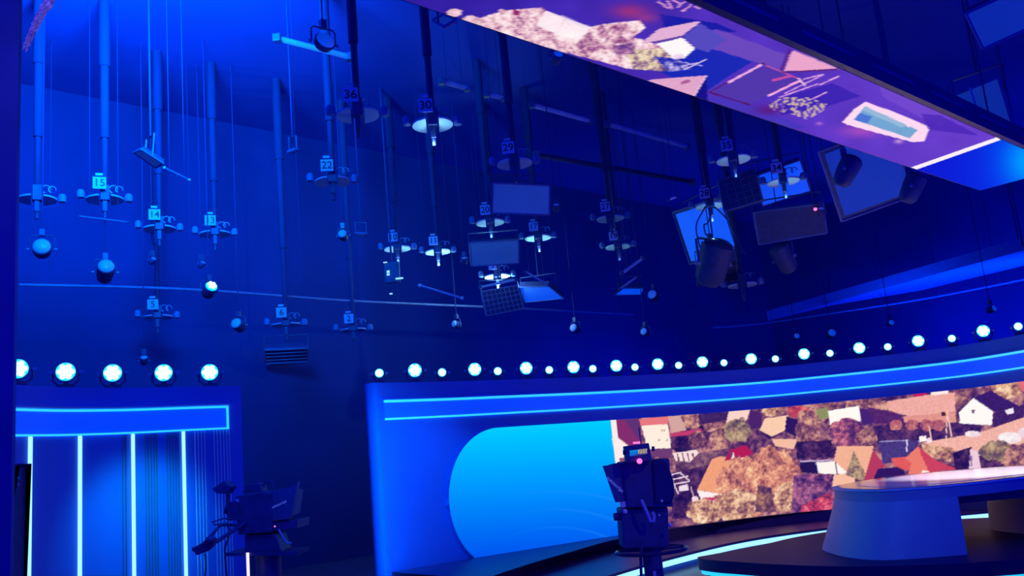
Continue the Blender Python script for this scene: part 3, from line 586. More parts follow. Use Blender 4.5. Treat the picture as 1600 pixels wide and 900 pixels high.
# ------------------------------------------------------------------ telescopic hoists with number plates
def hoist_shared():
    D = .27
    def wing(sx):
        pts = [(sx*.085, D*math.sqrt(1-(.085/D)**2))]
        for k in range(15):
            a_ = math.pi/2*.8*(1-k/7); pts.append((sx*D*math.cos(a_), D*math.sin(a_)))
        pts.append((sx*.085, -D*math.sqrt(1-(.085/D)**2)))
        return MB().loft(ring3(pts, -.012), ring3(pts, .012))
    return wing
WING = hoist_shared()
def make_hoist(px, py, z, num, label, bright=None):
    p = onz(px, py, z)
    t = thing('telescopic_hoist', label, 'hoist', p, yaw_to_cam(p), 'telescopic hoists under the studio ceiling')
    H = CEIL-z
    mb = MB(); mb.cyl((0, 0, .22), (0, 0, H*.45), .045, n=12); mb.cyl((0, 0, H*.3), (0, 0, H*.72), .065, n=12); mb.cyl((0, 0, H*.66), (0, 0, H-.005), .085, n=12)
    mb.build('telescopic_column', M_COLM, t, True)
    mb = MB(); mb.box((0, 0, .1), (.13, .13, .24)); mb.box((0, 0, -.1), (.07, .07, .18)); mb.cyl((0, 0, -.19), (0, 0, -.3), .028); mb.build('hub', M_BLK, t, bevel=.008)
    for sx in (-1, 1):
        w = WING(sx).build('spreader_wing', M_WHITE if bright else M_PALE, t)  # brightly lit hoists: light also put into a whiter wing colour
        MB().lathe([(.025, -.06), (.055, -.05), (.06, .03), (.04, .07)], None, (sx*.335, 0, .07 if sx < 0 else .03), 14).build('motor_drum', M_DRUM, t, True)
        MB().cyl((sx*.2, 0, .03), (sx*.34, 0, .03), .012, n=8).build('drum_arm', M_DKG, t)
    for k, (x, r_) in enumerate(((.12, .06), (.2, .05))):
        MB().ring((x, .0, .17), r_, .008, Matrix.Rotation(math.pi/2, 3, 'X'), 20, 6, -.3, 4.4).build('cable_loop', M_RIG, t, True)
    if num is not None:
        pl_ = MB().box((-.075, -.15, .215), (.185, .012, .185)).build('number_plate', M_PLATE, t)
        MB().box((-.075, -.08, .215), (.03, .14, .03)).build('plate_arm', M_DKG, t)
        if num: text_mesh(num, .165, 'number', M_INK, pl_, Matrix.Translation((-.075, -.1585, .212)) @ FACE)
        MB().box((-.08, -.15, .35), (.1, .012, .035)).build('name_tag', M_PALE, t)
    if bright:
        lp = lamp('hoist_work_lamp', 'POINT', p+Vector((0, -.05, -.28)), bright, (.25, .75, 1), .03)
    return t, p
HO = [(164, 312, 6.2, '15'), (249, 358, 6.2, '14'), (336, 366, 6.2, '13'), (520, 284, 6.2, '22'), (676, 195, 6.2, '30', 5), (621, 389, 6.2, '10', 5), (684, 394, 6.2, '11', 14), (766, 348, 6.2, '20', 3),
      (841, 372, 6.2, '17', 4), (954, 342, 6.2, '27'), (966, 386, 6.0, '19', 1), (777, 432, 5.6, '9', 90), (1110, 322, 6.0, '28', 2), (1224, 284, 6.0, '34', 2), (1146, 250, 6.2, '35', 1), (804, 256, 6.2, '29'), (559, 180, 6.2, '36')]
for h in HO:
    make_hoist(h[0], h[1], h[2], h[3], 'telescopic hoist with white number plate %s under the ceiling' % h[3], h[4] if len(h) > 4 else None)
make_hoist(58, 312, 6.2, None, 'leftmost telescopic hoist beside the dark partition, without number plate')
make_hoist(246, 496, 4.9, '5', 'low telescopic hoist with plate 5 above the left set wall')
make_hoist(447, 508, 4.6, '6', 'low telescopic hoist with plate 6 above the dark gap')
make_hoist(552, 516, 4.6, '2', 'low telescopic hoist with plate 2 left of the curved set wall')
make_hoist(1160, 446, 4.6, None, 'small plain hoist hanging above the middle of the curved set wall')
make_hoist(1212, 142, 6.6, None, 'telescopic hoist half hidden behind the overhead screen')

# ------------------------------------------------------------------ spotlights hanging from the rig
def fresnel(px, py, d, r, label, pitch=-20, yaw=None, lens=M_LENS, body=1.0, cat='spotlight', top=None, emit=None, name='spotlight'):
    p = at(px, py, d)
    y = yaw_to_cam(p) if yaw is None else math.radians(yaw)
    t = thing(name, label, cat, p, y, 'spotlights hanging from the studio rig')
    Mx = Matrix.Rotation(math.radians(pitch), 3, 'X') @ Matrix.Rotation(-math.pi/2, 3, 'X')       # local z -> +y (back), tipped
    L = r*2.4*body
    MB().lathe([(r*.6, L), (r*.95, L*.85), (r*1.08, L*.4), (r*1.12, .0), (r*1.0, -.01)], Mx, n=22).build('body', M_BLK, t, True)
    l = MB().lathe([(r*1.0, -.005), (r*.93, -r*.22), (r*.6, -r*.42), (r*.2, -r*.5)], Mx, n=22).build('lens', lens, t, True)
    l['label'] = 'pale round lens'
    h = r*1.35; c = Mx @ Vector((0, 0, L*.45)); zt = c.z+r*1.7
    yk = MB().tube([(-h, c.y, c.z), (-h, c.y, zt-.03), (-h*.8, c.y, zt), (h*.8, c.y, zt), (h, c.y, zt-.03), (h, c.y, c.z)], max(.008, r*.09)).build('yoke', M_DKG, t, True)
    for sx in (-1, 1): MB().cyl((sx*h, c.y, c.z), (sx*(h+r*.3), c.y, c.z), r*.16, n=10).build('tilt_knob', M_RIG, yk)
    MB().cyl((0, c.y, zt), (0, c.y, (top or CEIL)-p.z), .009, n=8).build('hanger_pole', M_POLE, t)
    MB().box((0, c.y, zt+.05), (.07, .07, .1)).build('clamp', M_DKG, t)
    if emit:
        for k in range(7):
            a_ = k*math.pi/3+.3; R = 0 if k == 6 else r*.55
            q = Mx @ Vector((R*math.cos(a_), R*math.sin(a_), -r*.40)); q2 = Mx @ Vector((R*math.cos(a_), R*math.sin(a_), -r*.5))
            MB().cyl(q, q2, r*.24, n=10).build('lens_cell', emit, l)
    return t
fresnel(65, 385, 12.5, .12, 'round pale lamp hanging below the leftmost hoist', -15, 25, body=.7)
fresnel(166, 416, 13.0, .115, 'round pale lamp with long body below the hoist numbered 15', -22, 30, body=1.3)
fresnel(330, 448, 14.5, .10, 'lit cyan lamp with several cells hanging at an angle on the left', -28, 40, lens=M_LEDRIM, emit=M_LEDCORE)
fresnel(369, 505, 15.5, .095, 'round pale lamp hanging right of the cyan lit lamp', -20, -10)
fresnel(535, 365, 15.0, .075, 'faint round lamp hanging in the middle left of the rig', -15, 0)
fresnel(508, 64, 9.5, .11, 'tilted oval pale lamp near the top of the rig', -18, 38, body=.35)
fresnel(1019, 460, 19.5, .10, 'round dim lamp right of the lower middle soft light', -15, -30)
fresnel(710, 506, 19, .075, 'narrow round lamp above the third large wall light', -10, -40)
fresnel(896, 512, 19, .085, 'round lamp hanging below the pipe, left one of two', -10, -35)
fresnel(1006, 518, 19, .075, 'round lamp hanging below the pipe, right one of two', -10, -35)
fresnel(1245, 525, 20, .06, 'leftmost tiny lamp below the right curtain pipe', -10, 0)
fresnel(1300, 520, 20, .085, 'second tiny lamp below the right curtain pipe', -10, 0)
fresnel(1393, 504, 20, .06, 'third tiny lamp below the right curtain pipe', -10, 0)
fresnel(1553, 482, 20, .07, 'tiny lamp at the far right below the curtain pipe', -10, 30)
fresnel(240, 404, 15, .05, 'small dark lamp below the hoist numbered 14', -40, 60, lens=M_RIG)
fresnel(317, 410, 15.5, .05, 'small dark lamp below the hoist numbered 13', -40, 60, lens=M_RIG)
fresnel(225, 559, 14.5, .055, 'small pale lamp just above the left set wall', -50, 20)
fresnel(725, 404, 17, .05, 'small pale lamp left of the middle soft light', -60, 0)
fresnel(869, 321, 15, .05, 'small round lamp right of the upper soft light', -60, 0)
fresnel(1122, 384, 15.7, .27, 'big dark lamp in front of the left tilted soft light, facing down', -60, 35, lens=M_BLKG, body=1.15)
fresnel(1332, 250, 11.6, .13, 'dark lamp silhouetted on the large right soft light', -55, 60, lens=M_BLKG, body=1.2)
fresnel(1432, 277, 12.2, .13, 'dark lamp at the right corner of the large right soft light', -60, 65, lens=M_BLKG, body=1.2)
fresnel(1216, 388, 15.9, .17, 'dark lamp pointing down under the long black housing', -60, -60, lens=M_BLKG, body=1.2)
fresnel(1552, 200, 9.2, .035, 'tiny cyan lamp standing in for a reflected light, far upper right', -20, 0, lens=M_LEDRIM)  # added for a cyan light mirrored in the glossy dark panel
fresnel(1283, 327, 15.3, .06, 'small pale lamp beside the pink indicator light', -70, 0)
fresnel(872, 85, 10.5, .06, 'dim round lamp hanging just under the overhead screen edge', -25, 20)

# ------------------------------------------------------------------ soft lights: flat panels built from their corners
def panel_plane(corners, d):
    ctr = np.mean(corners, axis=0); c = np.array(at(ctr[0], ctr[1], d)); best = None
    view = (c-CAM)/np.linalg.norm(c-CAM)
    for az in np.linspace(-75, 75, 61):
        for el in np.linspace(-80, 40, 49):
            a_, e_ = math.radians(az), math.radians(el)
            n = np.array([math.sin(a_)*math.cos(e_), -math.cos(a_)*math.cos(e_), math.sin(e_)])
            if n@view > -.12: continue
            Q = []
            for x, y in corners:
                r_ = ray(x, y); t = ((c-CAM)@n)/(r_@n); Q.append(CAM+r_*t)
            Q = np.array(Q); e = np.roll(Q, -1, 0)-Q; l = np.linalg.norm(e, axis=1); u_ = e/l[:, None]
            cost = sum(abs(u_[i]@u_[(i+1) % 4]) for i in range(4)) + .6*(abs(l[0]-l[2])/(l[0]+l[2])+abs(l[1]-l[3])/(l[1]+l[3])) + .25*max(0, max(l[:2])/min(l[:2])-2.2) + .15*max(0, e_)
            if best is None or cost < best[0]: best = (cost, n, Q)
    return Vector(best[1]), [Vector(q) for q in best[2]], Vector(c)
def soft_light(corners, d, label, face=M_DIFF, th=.12, name='soft_light', cat='soft light', grid=None, pole=True, inset=.03, back=False):
    n, Q, c = panel_plane(corners, d)
    t = thing(name, label, cat, c, 0, 'soft light panels in the studio rig')
    Q = [q-c for q in Q]
    if back: n = n
    front = Q; rear = [q*.96 - n*th for q in Q]
    MB().loft([q-n*.01 for q in front], rear).build('housing', M_BLK, t)
    fr = MB()
    for i in range(4): fr.tube([front[i], front[(i+1) % 4]], .018, 6)
    fr.build('frame', M_FRAME, t)
    k = 1-inset
    lit = face is not M_BLK
    f = MB().loft([q*k+n*.006 for q in front], [q*k-n*.006 for q in front]).build('diffuser' if lit else 'light_face', face, t)
    f['label'] = 'pale blue lit face' if lit else 'dark lamp face'
    if grid:
        g = MB(); nu, nv = grid
        for i in range(nu+1):
            a0 = front[0].lerp(front[1], i/nu); a1 = front[3].lerp(front[2], i/nu); g.tube([a0+n*.03, a1+n*.03], .010, 4)
        for j in range(nv+1):
            a0 = front[0].lerp(front[3], j/nv); a1 = front[1].lerp(front[2], j/nv); g.tube([a0+n*.03, a1+n*.03], .010, 4)
        g.build('louvre_grid', M_RIG if grid[0] == 8 else M_DKG, t)
    l = (Q[0]+Q[3])*.5; r = (Q[1]+Q[2])*.5; up = max(q.z for q in Q)+.18; b_ = -n*th
    yk = MB().tube([l*1.04, Vector((l.x*1.04, l.y, up))+b_, Vector((r.x*1.04, r.y, up))+b_, r*1.04], .014).build('yoke', M_DKG, t, True)
    if pole:
        mx = (Vector((l.x, l.y, up))+Vector((r.x, r.y, up)))*.5+b_
        MB().cyl(mx, (mx.x, mx.y, CEIL-c.z), .014, n=8).build('hanger_pole', M_POLE, t)
    return t
soft_light([(770, 286), (859, 290), (858, 336), (769, 333)], 14.5, 'pale rectangular soft light below the hoist numbered 29')
soft_light([(734, 380), (810, 374), (811, 411), (737, 416)], 17.0, 'pale rectangular soft light left of the hoist numbered 17')
soft_light([(811, 448.5), (858, 447), (881, 466), (820, 472)], 19.0, 'small foreshortened soft light right of the honeycomb lamp', face=M_DIFFB)
soft_light([(974, 450), (1006, 450), (1002, 460), (960, 460.5)], 20.0, 'tiny foreshortened soft light above the pipe in the middle', face=M_DIFFB)
soft_light([(1051, 332), (1128, 307), (1156, 397), (1078, 413)], 17.6, 'tilted soft light behind the big dark lamp, left of the right group', face=M_DIFFB, inset=.1)
soft_light([(1172, 278), (1250, 250), (1267, 298), (1192, 322)], 16.8, 'tilted soft light behind the hoist numbered 34', face=M_DIFFB)
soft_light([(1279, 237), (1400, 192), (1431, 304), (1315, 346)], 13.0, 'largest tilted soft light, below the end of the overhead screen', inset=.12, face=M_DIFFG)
soft_light([(1509, 21), (1630, -35), (1655, 22), (1536, 76)], 8.6, 'soft light panel standing in for a reflected one, upper right corner')  # added for a soft light mirrored in the glossy dark panel
tp = soft_light([(1483, 152), (1560, 121), (1588, 212), (1510, 240)], 9.4, 'tilted blue panel with two tubes standing in for a reflection, upper right')  # added for the mirror image of the left set wall
for fx in (.38, .72):
    a0 = at(1483+77*fx, 152-31*fx, 9.36)-tp.location; a1 = at(1510+78*fx, 240-28*fx, 9.36)-tp.location
    MB().tube([a0+Vector((0, -.05, 0)), a1+Vector((0, -.05, 0))], .012).build('reflected_strip', M_PALE, tp)  # pale bars for the mirrored upright light lines
soft_light([(1122, 283), (1178, 264), (1192, 312), (1132, 330)], 15.2, 'dark gridded lamp panel below the hoist numbered 35', face=M_BLK, grid=(5, 5), th=.2)
soft_light([(1092, 410), (1150, 404), (1152, 438), (1090, 446)], 16.6, 'dark gridded lamp panel below the big dark lamp', face=M_BLK, grid=(6, 4), th=.15)
soft_light([(752, 456), (808, 446), (818, 482), (760, 494)], 18.0, 'honeycomb fronted lamp below the brightly lit hoist', face=M_BLK, grid=(8, 5), th=.2)
soft_light([(414, 546), (480, 543), (481, 563), (415, 567)], 18.5, 'dark louvred lamp hanging low in the dark gap', face=M_BLK, grid=(1, 4), th=.15)
soft_light([(676, 32), (692, 24), (713, 31), (694, 42)], 9.0, 'small framed blue filter beside the overhead screen corner', th=.03, inset=.2)
soft_light([(1178, 332), (1286, 318), (1292, 364), (1186, 382)], 15.6, 'long black lamp housing below the soft light numbered 34', face=M_BLK, th=.22)
soft_light([(209, 238), (221, 233), (255, 255), (244, 262)], 12.0, 'slim pale strip panel high on the left', th=.06, inset=.06)
soft_light([(450, 237), (461, 233), (467, 234), (456, 239)], 12.5, 'tiny pale plate high between the left hoists', th=.03)
soft_light([(556, 364), (573, 365), (572, 369), (556, 368)], 16.0, 'tiny pale plate right of the faint round lamp', th=.03)
o = tag(MB().lathe([(.0, -.03), (.03, -.015), (.03, .02), (.0, .03)], None, (0, 0, 0), 12).build('indicator_light', M_RED, None, True), 'tiny pink indicator light beside the black lamp housing', 'indicator light')
o.location = at(1274, 327, 15.2)
MB().cyl((0, .05, 0), (0, .05, CEIL-o.location.z), .012, n=6).build('hanger_pole', M_BLK, o)
MB().cyl((0, .0, 0), (0, .06, 0), .012, n=6).build('lamp_arm', M_BLK, o)

# ------------------------------------------------------------------ battens, pipes, beams
def batten(p, q, r, label, m, name='batten_light', cat='batten light', dots=0, grp='thin lights and bars in the rig', lit=None):
    p = Vector(p); q = Vector(q); c = (p+q)/2
    t = thing(name, label, cat, c, 0, grp)
    MB().tube([p-c, q-c], r, 8).build('tube', m, t, True)
    for f_ in (0.0, 1.0):
        e_ = p.lerp(q, f_)-c; MB().box(e_, (r*2.6, r*2.6, r*2.6)).build('end_cap', lit or M_DKG, t, bevel=r*.3)
    for f_ in (.2, .8):
        e_ = p.lerp(q, f_)-c; MB().cyl(e_, (e_.x, e_.y, CEIL-c.z), .005, n=6).build('hanger_wire', M_POLE, t)
    return t
M_TUBE = mat('pale_tube', (.4, .45, .75), .5)
TL = ['leftmost', 'second', 'third', 'fourth', 'rightmost']
for i, (x0, y0, x1, y1) in enumerate([(433, 60, 545, 89), (690, 127, 730, 138), (760, 147, 787, 153), (831, 164, 922, 189), (949, 194, 1074, 229)]):
    batten(onz(x0, y0, 8.0), onz(x1, y1, 8.0), .045, '%s pale tube in the long ceiling row of tubes' % TL[i], M_TUBE, grp='row of ceiling tubes')
batten(at(257, 262, 12), at(296, 281, 11.9), .012, 'thin rod with bright tip right of the slim strip panel', M_RIG, name='rod_light', lit=M_WHITE)
batten(at(656, 446, 17), at(722, 466, 17), .022, 'slanted batten with bright end left of the honeycomb lamp', M_TUBE, lit=M_WHITE)
batten(at(750, 449, 17.6), at(806, 437, 17.6), .025, 'bright batten on top of the honeycomb lamp', M_WHITE)
batten(at(972, 427, 17), at(1005, 403, 17), .03, 'upper slanted bar right of the middle of the rig', M_TUBE)
batten(at(968, 452, 18), at(995, 433, 18), .02, 'lower slanted bar right of the middle of the rig', M_TUBE)
batten(at(820, 424, 17), at(858, 446, 17), .02, 'slanted bar above the small foreshortened soft light', M_TUBE)
batten(at(125, 338, 13), at(200, 347, 13), .012, 'thin horizontal rod below the hoist numbered 15', M_RIG)
batten(at(1044, 312, 14), at(1058, 307, 14), .02, 'short bright bar above the left tilted soft light', M_WHITE)
M_BIT = mat('lit_signal_lamp', (.8, .9, 1), .4, emit=(.25, .6, 1), strength=1.4)
t = thing('signal_box', 'small black box with a few bright lights below hoist 10', 'control box', at(612, 425, 17.2), 0)
c = t.location
MB().box((0, .06, 0), (.3, .1, .42)).build('case', M_BLK, t, bevel=.01)
for x, y, w, h in [(602, 410, .08, .02), (606.5, 424.5, .055, .045), (606.5, 429, .055, .035), (624, 435, .15, .03), (611, 459, .06, .025)]:
    q = at(x, y, 17.18)-c; MB().box(q+Vector((0, .0, 0)), (w, .03, h)).build('signal_lamp', M_BIT, t, bevel=.008)
MB().cyl((0, .06, .2), (0, .06, CEIL-c.z), .02, n=8).build('hanger_pole', M_BLK, t)
def pipe(pts, z, label):
    P = [onz(x, y, z) for x, y in pts]; c = P[len(P)//2]
    t = thing('curtain_pipe', label, 'pipe', c, 0, 'curtain pipes along the studio walls')
    cv = Curve([(p.x, p.y) for p in P], 60)
    MB().tube([cv.at(s_, 0, z)-c for s_ in cv.S], .024, 8).build('pipe', M_RIG, t, True)
    for s_ in np.linspace(cv.L*.03, cv.L*.97, 7):
        q = cv.at(s_, 0, z)-c; MB().cyl(q, (q.x, q.y, CEIL-z), .006, n=6).build('hanger_wire', M_POLE, t)
pipe([(30, 445), (300, 452), (540, 470), (750, 479), (990, 491)], 5.2, 'thin straight curtain pipe across the dark back wall')
pipe([(1113, 512), (1180, 507), (1310, 488), (1440, 468), (1600, 437), (1680, 420)], 5.2, 'thin curved curtain pipe above the right wall lights')
bz = 5.6
q = [onz(1200, 500, bz), onz(1600, 391, bz), onz(1640, 380, bz), onz(1640, 404, bz), onz(1600, 415, bz), onz(1440, 453.5, bz), onz(1300, 477, bz), onz(1200, 501.5, bz)]
M_BEAM = mat('pale_beam_paint', (.35, .42, .9), .6, noise=.05)
c = q[5].copy(); tb = thing('ceiling_beam', 'pale blue tapering beam under the ceiling at the far right', 'beam', c)
MB().loft([p-c for p in q], [p-c+Vector((0, 0, .3)) for p in q]).build('beam_body', M_BEAM, tb)
for k in (1, 4, 6): MB().cyl(q[k]-c+Vector((0, 0, .1)), (q[k].x-c.x, q[k].y-c.y, CEIL-bz), .02, n=6).build('hanger_pole', M_BLK, tb)
lamp('beam_uplight_lamp', 'AREA', onz(1500, 430, bz)+Vector((-.6, -1.0, -1.6)), 150, (0, .07, 1), 6, onz(1500, 430, bz), sy=.4)
for i, l in enumerate(([(1104, 325), (1096, 334), (1088, 352), (1090, 372), (1097, 386)], [(1116, 326), (1132, 338), (1142, 352), (1150, 372), (1163, 396)], [(1112, 330), (1106, 348), (1100, 352), (1104, 366)])):
    P = [at(x, y, 15.4) for x, y in l]; c = P[0]
    cv = smooth_loop([(p.x-c.x, p.z-c.z) for p in P], 6)[:6*(len(P)-1)+1]
    o = tag(MB().tube([(q[0], 0, q[1]) for q in cv], .014, 6).build('hanging_cable', M_BLK, None, True), ['left black cable drooping over the left tilted soft light', 'right black cable drooping past the edge of the left tilted soft light', 'short black cable above the big dark lamp'][i], 'cable', 'cables around the big dark lamp'); o.location = c
# dark beam behind the hoists
q = [onz(838, 242, 7.4), onz(1082, 284, 7.4)]
batten(q[0], q[1], .05, 'faint dark bar behind the hoists below the ceiling tubes', M_COLM, name='rig_bar', cat='bar')
# crumpled pink strip of unclear kind at the top of the partition
rows = []
for k in range(40):
    f_ = k/39; x = 84-48*f_**.8; y = -6+84*f_; w = 9*(1-f_)**.7+1
    rows.append([at(x+w*(j/6-1)+random.uniform(-1.2, 1.2), y+random.uniform(-1, 1), 4.9+random.uniform(-.006, .006)) for j in range(9)])
c = rows[0][4].copy()
mbf = MB().grid([[p-c for p in r] for r in rows]); b_ = [[p-c+Vector((0, .03, 0)) for p in r] for r in rows]; mbf.grid(b_)
o = tag(mbf.build('pink_strip', M_PINK, None, True), 'crumpled pale pink strip of unclear kind beside the partition, upper left', 'film'); o.location = c

# ------------------------------------------------------------------ studio cameras
def px_solid(poly, d, y0, y1, base, mb=None, taper=0):
    A = [at(x, y, d+y0)-base for x, y in poly]; c = sum(A, Vector())/len(A)
    B = [c+(p-c)*(1-taper)+Vector((0, y1-y0, 0)) for p in A]
    return (mb or MB()).loft(A, B)
d = 6.3; b0 = at(1021, 860, d); base = Vector((b0.x, d, 0))
t = thing('studio_camera', 'large studio camera with prompter on a pedestal in front of the wide screen', 'camera', base)
S_ = lambda *a, **k: px_solid(a[0], d, a[1], a[2], base, **k)
Q = lambda x, y, o=0: at(x, y, d+o)-base
S_([(972, 722), (1046, 716), (1052, 792), (980, 794)], -.05, .35).build('camera_body', M_BLK, t, bevel=.01)
hd = S_([(942, 728), (1001, 722), (1007, 782), (962, 785)], -.02, .015).build('prompter_hood', M_HOOD, t)
S_([(958, 724), (1004, 722), (1010, 784), (975, 786)], .0, .5, taper=.1).build('hood_side', M_HOOD, hd)
Mt = Matrix.Translation(Q(961, 757, -.026)) @ Matrix.Rotation(math.radians(48), 4, 'Y') @ FACE
text_mesh('autoscript', .035, 'lettering', M_LETTER, hd, Mt)
mb = MB()                                                              # rounded lens shroud on the right
pr = [(1020, 718), (1036, 716), (1046, 730), (1053, 752), (1055, 772), (1050, 786), (1024, 786)]
S_(pr, -.08, .3, taper=.12).build('lens_shroud', M_BLKG, t, bevel=.012)
vf = S_([(977, 697), (1014, 692), (1019, 720), (980, 723)], -.16, .0).build('viewfinder', M_BLK, t, bevel=.006)
c3 = Canvas(983, 699, 1012, 715)
M_VF = screen_mat('viewfinder_picture')
rows = [[Q(984+27*i/40-(.0), 704+9*j/16-3.2*i/40, -.165) for i in range(41)] for j in range(17)]
o = MB().grid(rows).build('viewfinder_screen', M_VF, vf)
i_ = np.tile(np.arange(41)/40, 17); j_ = np.repeat(np.arange(17)/16, 41)
col = np.where((i_ < .5)[:, None], np.stack([20+0*i_, 150-50*j_, 235+0*i_], 1), np.stack([170+50*np.sin(i_*40), 150+50*np.sin(i_*33+j_*9), 150+40*np.cos(j_*17+i_*21)], 1))
col = np.where(((j_ > .75) & (i_ > .3))[:, None], np.array([60, 70, 150]), col)/255.*.9
set_colors(o.data, np.clip(col, 0, 1))
MB().lathe([(.0, -.01), (.018, 0), (.018, .015), (.0, .02)], Matrix.Rotation(math.pi/2, 3, 'X'), Q(999, 720.5, -.175), 12).build('tally_lamp', M_RED, vf, True)
S_([(990, 690.5), (1000, 689.8), (1000.5, 693), (990.5, 693.5)], -.12, -.08).build('tally_bar', M_RED, vf)
for x, y in ((975.5, 707), (1020.5, 701)): MB().cyl(Q(x-2, y, -.08), Q(x+2, y, -.08), .016, n=10).build('knob', M_BLK, vf)
MB().cyl(Q(1002, 697, -.05), Q(998, 668, -.05), .004, n=6).build('antenna', M_BLK, vf)
S_([(970, 796), (1044, 792), (1046, 856), (974, 858)], .0, .32).build('pan_head', M_BLK, t, bevel=.012)
S_([(972, 784), (978, 783), (980, 787), (990, 785), (993, 788), (986, 791), (972, 793)], -.03, .04).build('cable_plug', M_WHITE, t)
MB().lathe([(.0, -.018), (.014, -.012), (.018, 0), (.014, .012), (.0, .018)], None, Q(976.5, 799, -.02), 14).build('white_cap', M_WHITE, t, True)
for x, y, r_ in ((1034, 783, .010), (1030, 805, .008), (1047, 820, .013)): MB().lathe([(.0, -r_), (r_*.8, -r_*.6), (r_, 0), (r_*.8, r_*.6), (.0, r_)], None, Q(x, y, -.09), 12).build('connector_cap', M_WHITE, t, True)
MB().cyl(Q(959, 808, .05), Q(973, 806, .05), .026, n=14).build('tilt_knob', M_BLK, t)
MB().tube([Q(1002, 781, -.1), Q(1006, 790, -.11), Q(1013, 806, -.11), Q(1016, 814, -.1), Q(1021, 815, -.1), Q(1022, 806, -.1), Q(1019, 800, -.1)], .012).build('pan_handle', M_PALE, t, True)
c_ = Q(1018, 860, .12); Mr = Matrix.Rotation(math.radians(0), 3, 'X')
MB().ring(c_, .24, .013, Mr, 48).build('steering_ring', M_BLKG, t, True)
mb = MB()
for k in range(3): a_ = k*2.094+.4; mb.cyl(c_, c_+Vector((.24*math.cos(a_), .24*math.sin(a_), 0)), .012, n=8)
mb.build('ring_spoke', M_BLK, t)
mb = MB(); mb.cyl((c_.x, c_.y, .25), (c_.x, c_.y, c_.z+.02), .065, n=20); mb.cyl((c_.x, c_.y, .2), (c_.x, c_.y, .75), .09, n=20); mb.build('pedestal_column', M_BLK, t, True)
MB().box((c_.x-.01, c_.y-.10, .86), (.02, .02, .16)).build('height_scale', M_PALE, t)
mb = MB()
for k in range(3):
    a_ = k*2.094+.5; e_ = Vector((c_.x+.48*math.cos(a_), c_.y+.48*math.sin(a_), .16)); mb.tube([(c_.x, c_.y, .26), e_], .04)
mb.build('pedestal_base', M_DKG, t)
for k in range(3):
    a_ = k*2.094+.5; e_ = Vector((c_.x+.48*math.cos(a_), c_.y+.48*math.sin(a_), .075)); MB().cyl(e_+Vector((0, -.03, 0)), e_+Vector((0, .03, 0)), .075, n=18).build('wheel', M_BLK, t)
MB().tube([Q(1003, 846, -.05), Q(1001, 870, -.05), Q(1002, 900, -.04), Q(1004, 940, .0), (-.1, .05, .12)], .010).build('camera_cable', M_BLK, t, True)

d = 8.2; b0 = at(398, 880, d); base = Vector((b0.x, d, 0))
t = thing('studio_camera', 'dark studio camera with labelled hood in front of the left set wall', 'camera', base)
S_([(366, 776), (408, 768), (424, 770), (424, 832), (372, 836)], -.1, .45).build('camera_body', M_BLK, t, bevel=.012)
hd = S_([(420, 768), (458, 760), (466, 752), (458, 792), (452, 811), (421, 814)], -.06, .02).build('prompter_hood', M_HOOD, t)
S_([(421, 770), (456, 763), (450, 809), (422, 812)], .02, .5, taper=.15).build('hood_side', M_HOOD, hd)
Mt = Matrix.Translation(Q(436, 788, -.066)) @ Matrix.Rotation(math.radians(-19), 4, 'Y') @ FACE
text_mesh('autoscript', .034, 'lettering', M_LETTER, hd, Mt)
vf = S_([(331, 764), (350, 751), (355, 757), (362, 760), (354, 772), (338, 771)], -.2, -.04).build('viewfinder', M_BLK, t, bevel=.006)
MB().tube([Q(356, 772, -.1), Q(356, 790, -.1), Q(352, 800, -.1), Q(366, 800, -.05)], .02).build('viewfinder_arm', M_BLK, t, True)
MB().box(Q(356, 787, -.12), (.02, .02, .02)).build('viewfinder_lamp', M_PALE, t)
S_([(378, 770), (384, 758), (404, 754), (410, 768)], .0, .2).build('top_module', M_BLK, t, bevel=.008)
MB().tube([Q(408, 768, .1), Q(414, 754, .1), Q(424, 752, .1), Q(428, 766, .1)], .012).build('carry_handle', M_BLK, t, True)
S_([(352, 786), (368, 782), (370, 812), (356, 814)], -.14, .0).build('side_module', M_BLK, t, bevel=.008)
S_([(418, 816), (466, 812), (464, 826), (420, 830)], -.04, .4).build('monitor_shelf', M_BLK, t, bevel=.006)
MB().box(Q(370.5, 782, -.11), (.03, .012, .03)).build('side_label', M_PALE, t)
MB().tube([Q(384, 816, -.1), Q(360, 832, -.3), Q(341, 845, -.42), Q(318, 853, -.5)], .018).build('pan_bar', M_BLK, t, True)
MB().tube([Q(372, 820, -.1), Q(345, 820, -.3), Q(325, 842, -.45)], .014).build('pan_bar', M_BLK, t, True)
g = S_([(301, 857), (318, 846), (326, 838), (335, 842), (333, 852), (322, 862), (306, 868)], -.56, -.48).build('zoom_grip', M_BLK, t, bevel=.008)
MB().cyl(Q(301, 859, -.52), Q(316, 852, -.52), .016, n=10).build('grip_finger', M_BLK, g)
MB().lathe([(.0, -.03), (.03, -.02), (.04, 0), (.03, .02), (0, .03)], None, Q(328, 843, -.56), 14).build('zoom_dial', M_HOOD, t, True)
MB().tube([Q(374, 812, -.1), Q(350, 810, -.2), Q(331, 816, -.25), Q(334, 820, -.25), Q(350, 818, -.25), Q(372, 820, -.2)], .007).build('cable_loop', M_BLK, t, True)
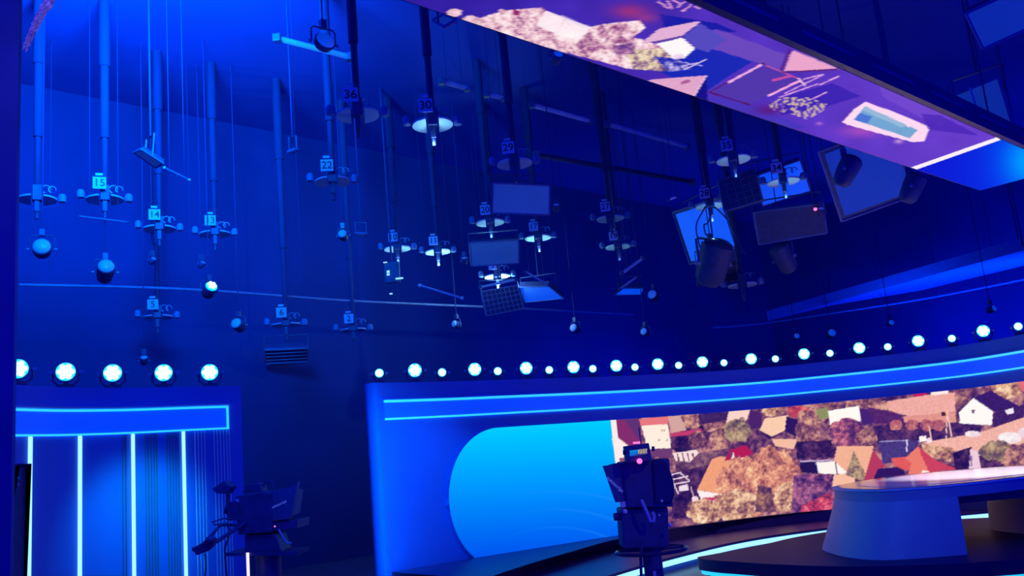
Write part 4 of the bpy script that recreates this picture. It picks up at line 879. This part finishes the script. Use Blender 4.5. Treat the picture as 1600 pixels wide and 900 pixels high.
MB().tube([Q(352, 818, -.25), Q(359, 826, -.28), Q(357, 840, -.28), Q(351, 858, -.25), Q(353, 885, -.2), Q(356, 915, -.1)], .008).build('hanging_cable', M_BLK, t, True)
MB().tube([Q(320, 865, -.5), Q(322, 885, -.45), Q(318, 915, -.4)], .006).build('hanging_cable', M_BLK, t, True)
S_([(352, 864), (466, 862), (464, 868), (354, 869)], -.12, .3).build('accessory_tray', M_BLK, t)
S_([(382, 836), (430, 834), (440, 862), (382, 864)], -.05, .3).build('pan_head', M_BLK, t, bevel=.01)
MB().tube([Q(435, 827, -.12), Q(444, 842, -.12), Q(449, 849, -.12), Q(455, 848.5, -.12)], .010).build('pan_handle', M_PALE, t, True)
MB().lathe([(.0, -.008), (.01, 0), (0, .008)], None, Q(429.5, 822.5, -.14), 8).build('tally_lamp', M_RED, t)
mb = MB(); mb.cyl((.1, .08, .2), (.1, .08, 1.2), .11, n=20); mb.cyl((.1, .08, .0), (.1, .08, .22), .35, .3, n=24); mb.build('pedestal_column', M_BLK, t, True)
M_WARM = mat('bar_reflection_glow', (.9, .85, .8), .4, emit=(.9, .8, .85), strength=1.1)  # bright reflection at the pedestal put in as a glowing bar
q = Q(387.5, 884, -.13); MB().box((q.x, q.y, q.z), (.022, .015, .22)).build('bar_reflection', M_WARM, t)
MB().cyl((q.x, q.y+.02, q.z-.15), (q.x+.05, .08, q.z-.2), .01, n=6).build('bar_arm', M_BLK, t)

# tall dark cabinet in front of the left set wall
d = 8.6; a0 = at(18, 760, d); a1 = at(37, 724, d); x0, x1, zt = a0.x-.25, at(40, 724, d+.2).x, a1.z
pf = [(x0, 0), (x1, 0), (x1, zt), (x0+.33, zt), (a0.x, zt-.05), (x0, zt-.12)]
c = Vector(((x0+x1)/2, d, 0))
t = thing('equipment_cabinet', 'tall dark cabinet with sloped shoulder at the left end of the left set wall', 'cabinet', c)
MB().loft([Vector((x, d, z))-c for x, z in pf], [Vector((x, d+.2, z))-c for x, z in pf]).build('case', M_BLK, t)
for y in (747, 757): MB().cyl(at(29, y, d)-c, at(29, y, d)-c+Vector((0, -.01, 0)), .01, n=10).build('indicator_lamp', M_PALE, t)
